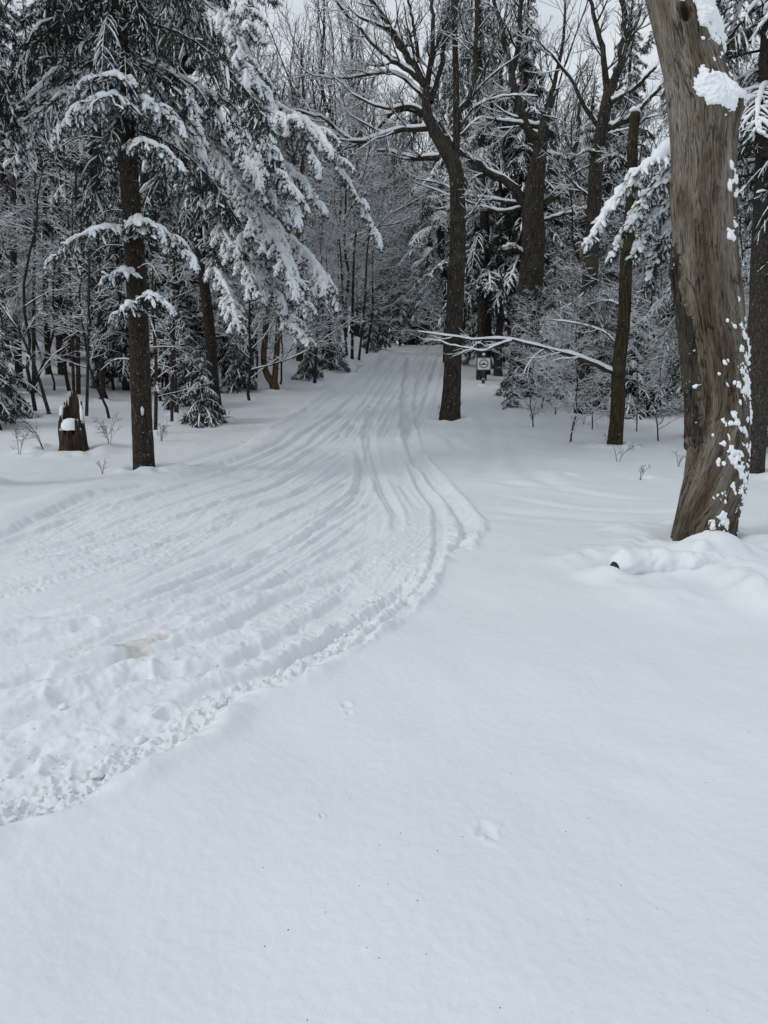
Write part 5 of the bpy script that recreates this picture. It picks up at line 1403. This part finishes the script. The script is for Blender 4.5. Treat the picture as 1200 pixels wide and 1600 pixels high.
# spruces
scatter('spruce_tree', SPRUCE, region(24, (-150, 470), (20, 44), lambda x, y, p: x < -4 and p < 370 and (p < 230 or y > 27), 2.0), 'snow dusted spruce', 'spruce tree', 'spruces in the left wood', 'crown', .65, 1.1)
scatter('spruce_tree', SPRUCE, region(18, (745, 1300), (27, 46), lambda x, y, p: off_trail(x, y), 2.4), 'snow dusted spruce', 'spruce tree', 'spruces in the right wood', 'crown', .6, .9)
scatter('spruce_tree', SPRUCE, region(20, (560, 760), (50, 80), lambda x, y, p: off_trail(x, y) or y > 56, 2), 'small far spruce', 'spruce tree', 'spruces beyond the trail crest', 'crown', .45, .75)
# bare trees
scatter('bare_tree', BARE, region(34, (-150, 520), (24, 60), lambda x, y, p: x < -5 and off_trail(x, y), 2.0), 'leafless snowy tree', 'tree', 'leafless trees in the left wood', 'branches', .7, 1.1)
scatter('bare_tree', BARE, region(30, (760, 1300), (26, 62), lambda x, y, p: off_trail(x, y), 2.2), 'leafless snowy tree', 'tree', 'leafless trees in the right wood', 'branches', .7, 1.0)
scatter('bare_tree', BARE, region(120, (250, 740), (50, 92), lambda x, y, p: off_trail(x, y), 2.4), 'leafless grey hillside tree', 'tree', 'leafless trees on the far hillside', 'branches', 1.05, 1.4)
scatter('bare_tree', BARE, region(40, (700, 1250), (60, 100), lambda x, y, p: True, 2.6), 'far leafless grey tree', 'tree', 'leafless trees far back at right', 'branches', .9, 1.3)

# ---- small bare shrubs poking through the snow
shrubs = [(832, 668, 44, 'bare little shrub of two stems below the sign branch'), (890, 690, 60, 'bare shrub between maple foot and broken trunk'), (912, 662, 60, 'upright bare shrub at foot of forking maple'),
          (965, 722, 40, 'sprawling bare twigs on snow below broken trunk'), (1000, 748, 20, 'tiny bare twigs lying on snow right of broken trunk'), (1060, 730, 26, 'bare twigs on snow left of barkless snag'),
          (160, 740, 26, 'tiny forked twig in snow left of tall spruce'), (70, 705, 55, 'spreading bare shrub in front left of the stump'), (172, 700, 55, 'thin bare shrub between stump and tall spruce'),
          (30, 712, 50, 'arching bare twigs at the left picture edge'), (252, 690, 36, 'bare twigs at right of tall spruce foot'), (388, 592, 40, 'bare thin shrub left of the forked tree'),
          (718, 650, 30, 'little bare twig right of maple foot'), (686, 650, 16, 'tiny twig left of maple foot'), (355, 655, 20, 'tiny bare twig right of slanting hemlock foot'),
          (555, 585, 14, 'dark twig lying on the bank beside the trail')]
for k, (px, py, hp, lab) in enumerate(shrubs):
    g = G(px, py); Y = g[1]; H = hp * Y / FPX
    root = thing('bare_shrub', g, lab, 'shrub')
    nst = 2 + k % 3 if hp > 28 else 2
    P0 = []
    for i in range(nst):
        a = random.uniform(0, 6.28); sp = .5 if 'spread' in lab or 'arch' in lab or 'lying' in lab or 'sprawl' in lab else .22
        e = np.array([math.cos(a) * H * sp * 1.5, math.sin(a) * H * sp, H * random.uniform(.7, 1)])
        P0.append(catmull([[0, 0, -.05], e * [.35, .35, .55], e], 8))
    P0 = np.array(P0); R0 = np.tile(np.linspace(.005, .0025, 8), (nst, 1))
    lv = [(P0, R0)]
    for n_, sl in (((6, .4), (4, .5)) if hp > 28 else ((3, .45), (2, .5))):
        P, R = spawn(lv[-1][0], lv[-1][1], n_, .25, 1, 42, sl, .75, 5, up=.1, wig=.12, lmin=.05); R = np.maximum(R, .0022); lv.append((P, R))
    for i in range(nst):
        V, F = tube_batch(P0[i:i + 1], R0[i:i + 1], 5); link('stem', mesh_np('stem', V, [(F, 0)], [M_TWIG]), root)
    acc = Acc(); sn = Acc()
    for P, R in lv[1:]:
        V, F = tube_batch(P, R, 3); acc.add(V, F)
        if k in (1, 2): Ps, Rs = snow_on(P, R, 1.1, .004); V, F = tube_batch(Ps, Rs, 3); sn.add(V, F)
    V, F = acc.merged(); o = link('twigs', mesh_np('twigs', V, F, [M_TWIG]), root)
    if sn.n: V, F = sn.merged(); link('snow', mesh_np('snow', V, F, [M_SNOW]), o)

SLIM = []
for (H, r) in ((7, .042), (6, .03), (8, .055)):
    w_, b_, s_ = bare_tree_arrays(H, r, nl=(12, 5, 3), first=.18, ang=60, up=.1, spread=.2, add=.004, twig_r=.003, Strunk=8, lean=.05, flat=.6)
    SLIM.append(dict(trunk=w_.mesh('trunk', [M_BARK_SPRUCE]), crown=b_.mesh('branches', [M_TWIG]), snow=s_.mesh('branch_snow', [M_SNOW])))
scatter('slim_tree', SLIM, region(22, (-20, 400), (16.5, 28), lambda x, y, p: (p < 300 or y > 22) and not (60 < p < 150 and y < 19), .7), 'slim dark understory trunk', 'tree', 'slim trunks in the left wood', 'branches', .8, 1.3)
scatter('slim_tree', SLIM, region(18, (770, 1150), (19, 31), lambda x, y, p: clear_view(x, y, p), .9), 'slim dark understory trunk', 'tree', 'slim trunks in the right wood', 'branches', .8, 1.3)

# ---- bent snowy sapling at the left edge
g = foot(75, 650, .05); Y = g[1]
bent = thing('bent_sapling', g, 'thin sapling bent over under snow at the left, left of the stump', 'sapling')
limb_part(bent, g, [(78, 652), (66, 610), (50, 560), (25, 510), (-5, 470), (-30, 440)], Y, width_r(6, Y), width_r(2, Y), M_BARK_FAR, name='trunk', nsub=(9, 5, 3), snow=1.3, sublen=.3, add=.008, upk=-.1)

# ---- loose clods of snow along the churned edge
def clods():
    acc = Acc()
    import bmesh
    bm_ = bmesh.new(); bmesh.ops.create_icosphere(bm_, subdivisions=2, radius=1); bm_.verts.ensure_lookup_table()
    Vi = np.array([v.co[:] for v in bm_.verts]); Fi = np.array([[v.index for v in f.verts] for f in bm_.faces]); bm_.free()
    pts = []
    pix = catmull([(-40, 1290), (0, 1270), (100, 1240), (190, 1200), (300, 1140), (370, 1085), (470, 1040), (560, 985), (630, 930)], 60)
    for _ in range(260):
        k = int(rng.random() ** 1.3 * 59); p = pix[k]; off = -abs(rng.normal()) * 70 + 18
        px, py = p[0] + rng.normal() * 12, p[1] + off * (.6 if k > 30 else 1)
        g = G(px, py); pts.append((g[0], g[1], rng.choice([.005, .008, .013, .020], p=[.42, .35, .19, .04]) * (.8 + .5 * rng.random())))
    pts = np.array(pts); H, _ = detail_h(pts[:, 0], pts[:, 1]); Z = base_h(pts[:, 0], pts[:, 1]) + H
    for (x, y, r), z in zip(pts, Z):
        nn = 1 + .45 * vnoise(Vi[:, 0] * 1.6 + x * 50, Vi[:, 1] * 1.6, Vi[:, 2] * 1.6 + y * 30, 5)
        V = Vi * nn[:, None] * r * rng.uniform(.75, 1.25, 3) * [1, 1, .75] + [x, y, z + r * .25]
        acc.add(V, Fi)
    o = link('snow_clods', acc.mesh('snow_clods', [M_DRIFT])); tag(o, 'loose crumbs of snow along the churned near edge of the trail', None, None, 'stuff')
clods()
def litter():
    acc = Acc()
    for k in range(46):
        px, py = random.uniform(380, 1190), random.uniform(960, 1590)
        g = G(px, py); H, _ = detail_h(np.array([g[0]]), np.array([g[1]])); r = random.uniform(.0018, .0042); a = random.uniform(0, 6.28)
        V = np.array([[-r, 0, 0], [0, -r * .5, 0], [r, 0, 0], [0, r * .6, 0], [0, 0, r * .5], [0, 0, -r]])
        V = V @ np.array([[math.cos(a), math.sin(a), 0], [-math.sin(a), math.cos(a), 0], [0, 0, 1]]) + [g[0], g[1], ground_z(g[0], g[1]) + H[0]]
        acc.add(V, np.array([[0, 1, 4], [1, 2, 4], [2, 3, 4], [3, 0, 4], [1, 0, 5], [2, 1, 5], [3, 2, 5], [0, 3, 5]]))
    o = link('bark_litter', acc.mesh('bark_litter', [M_BARK_FAR])); tag(o, 'tiny specks of bark and seed scattered on the smooth snow', None, None, 'stuff')
litter()
build_ground()
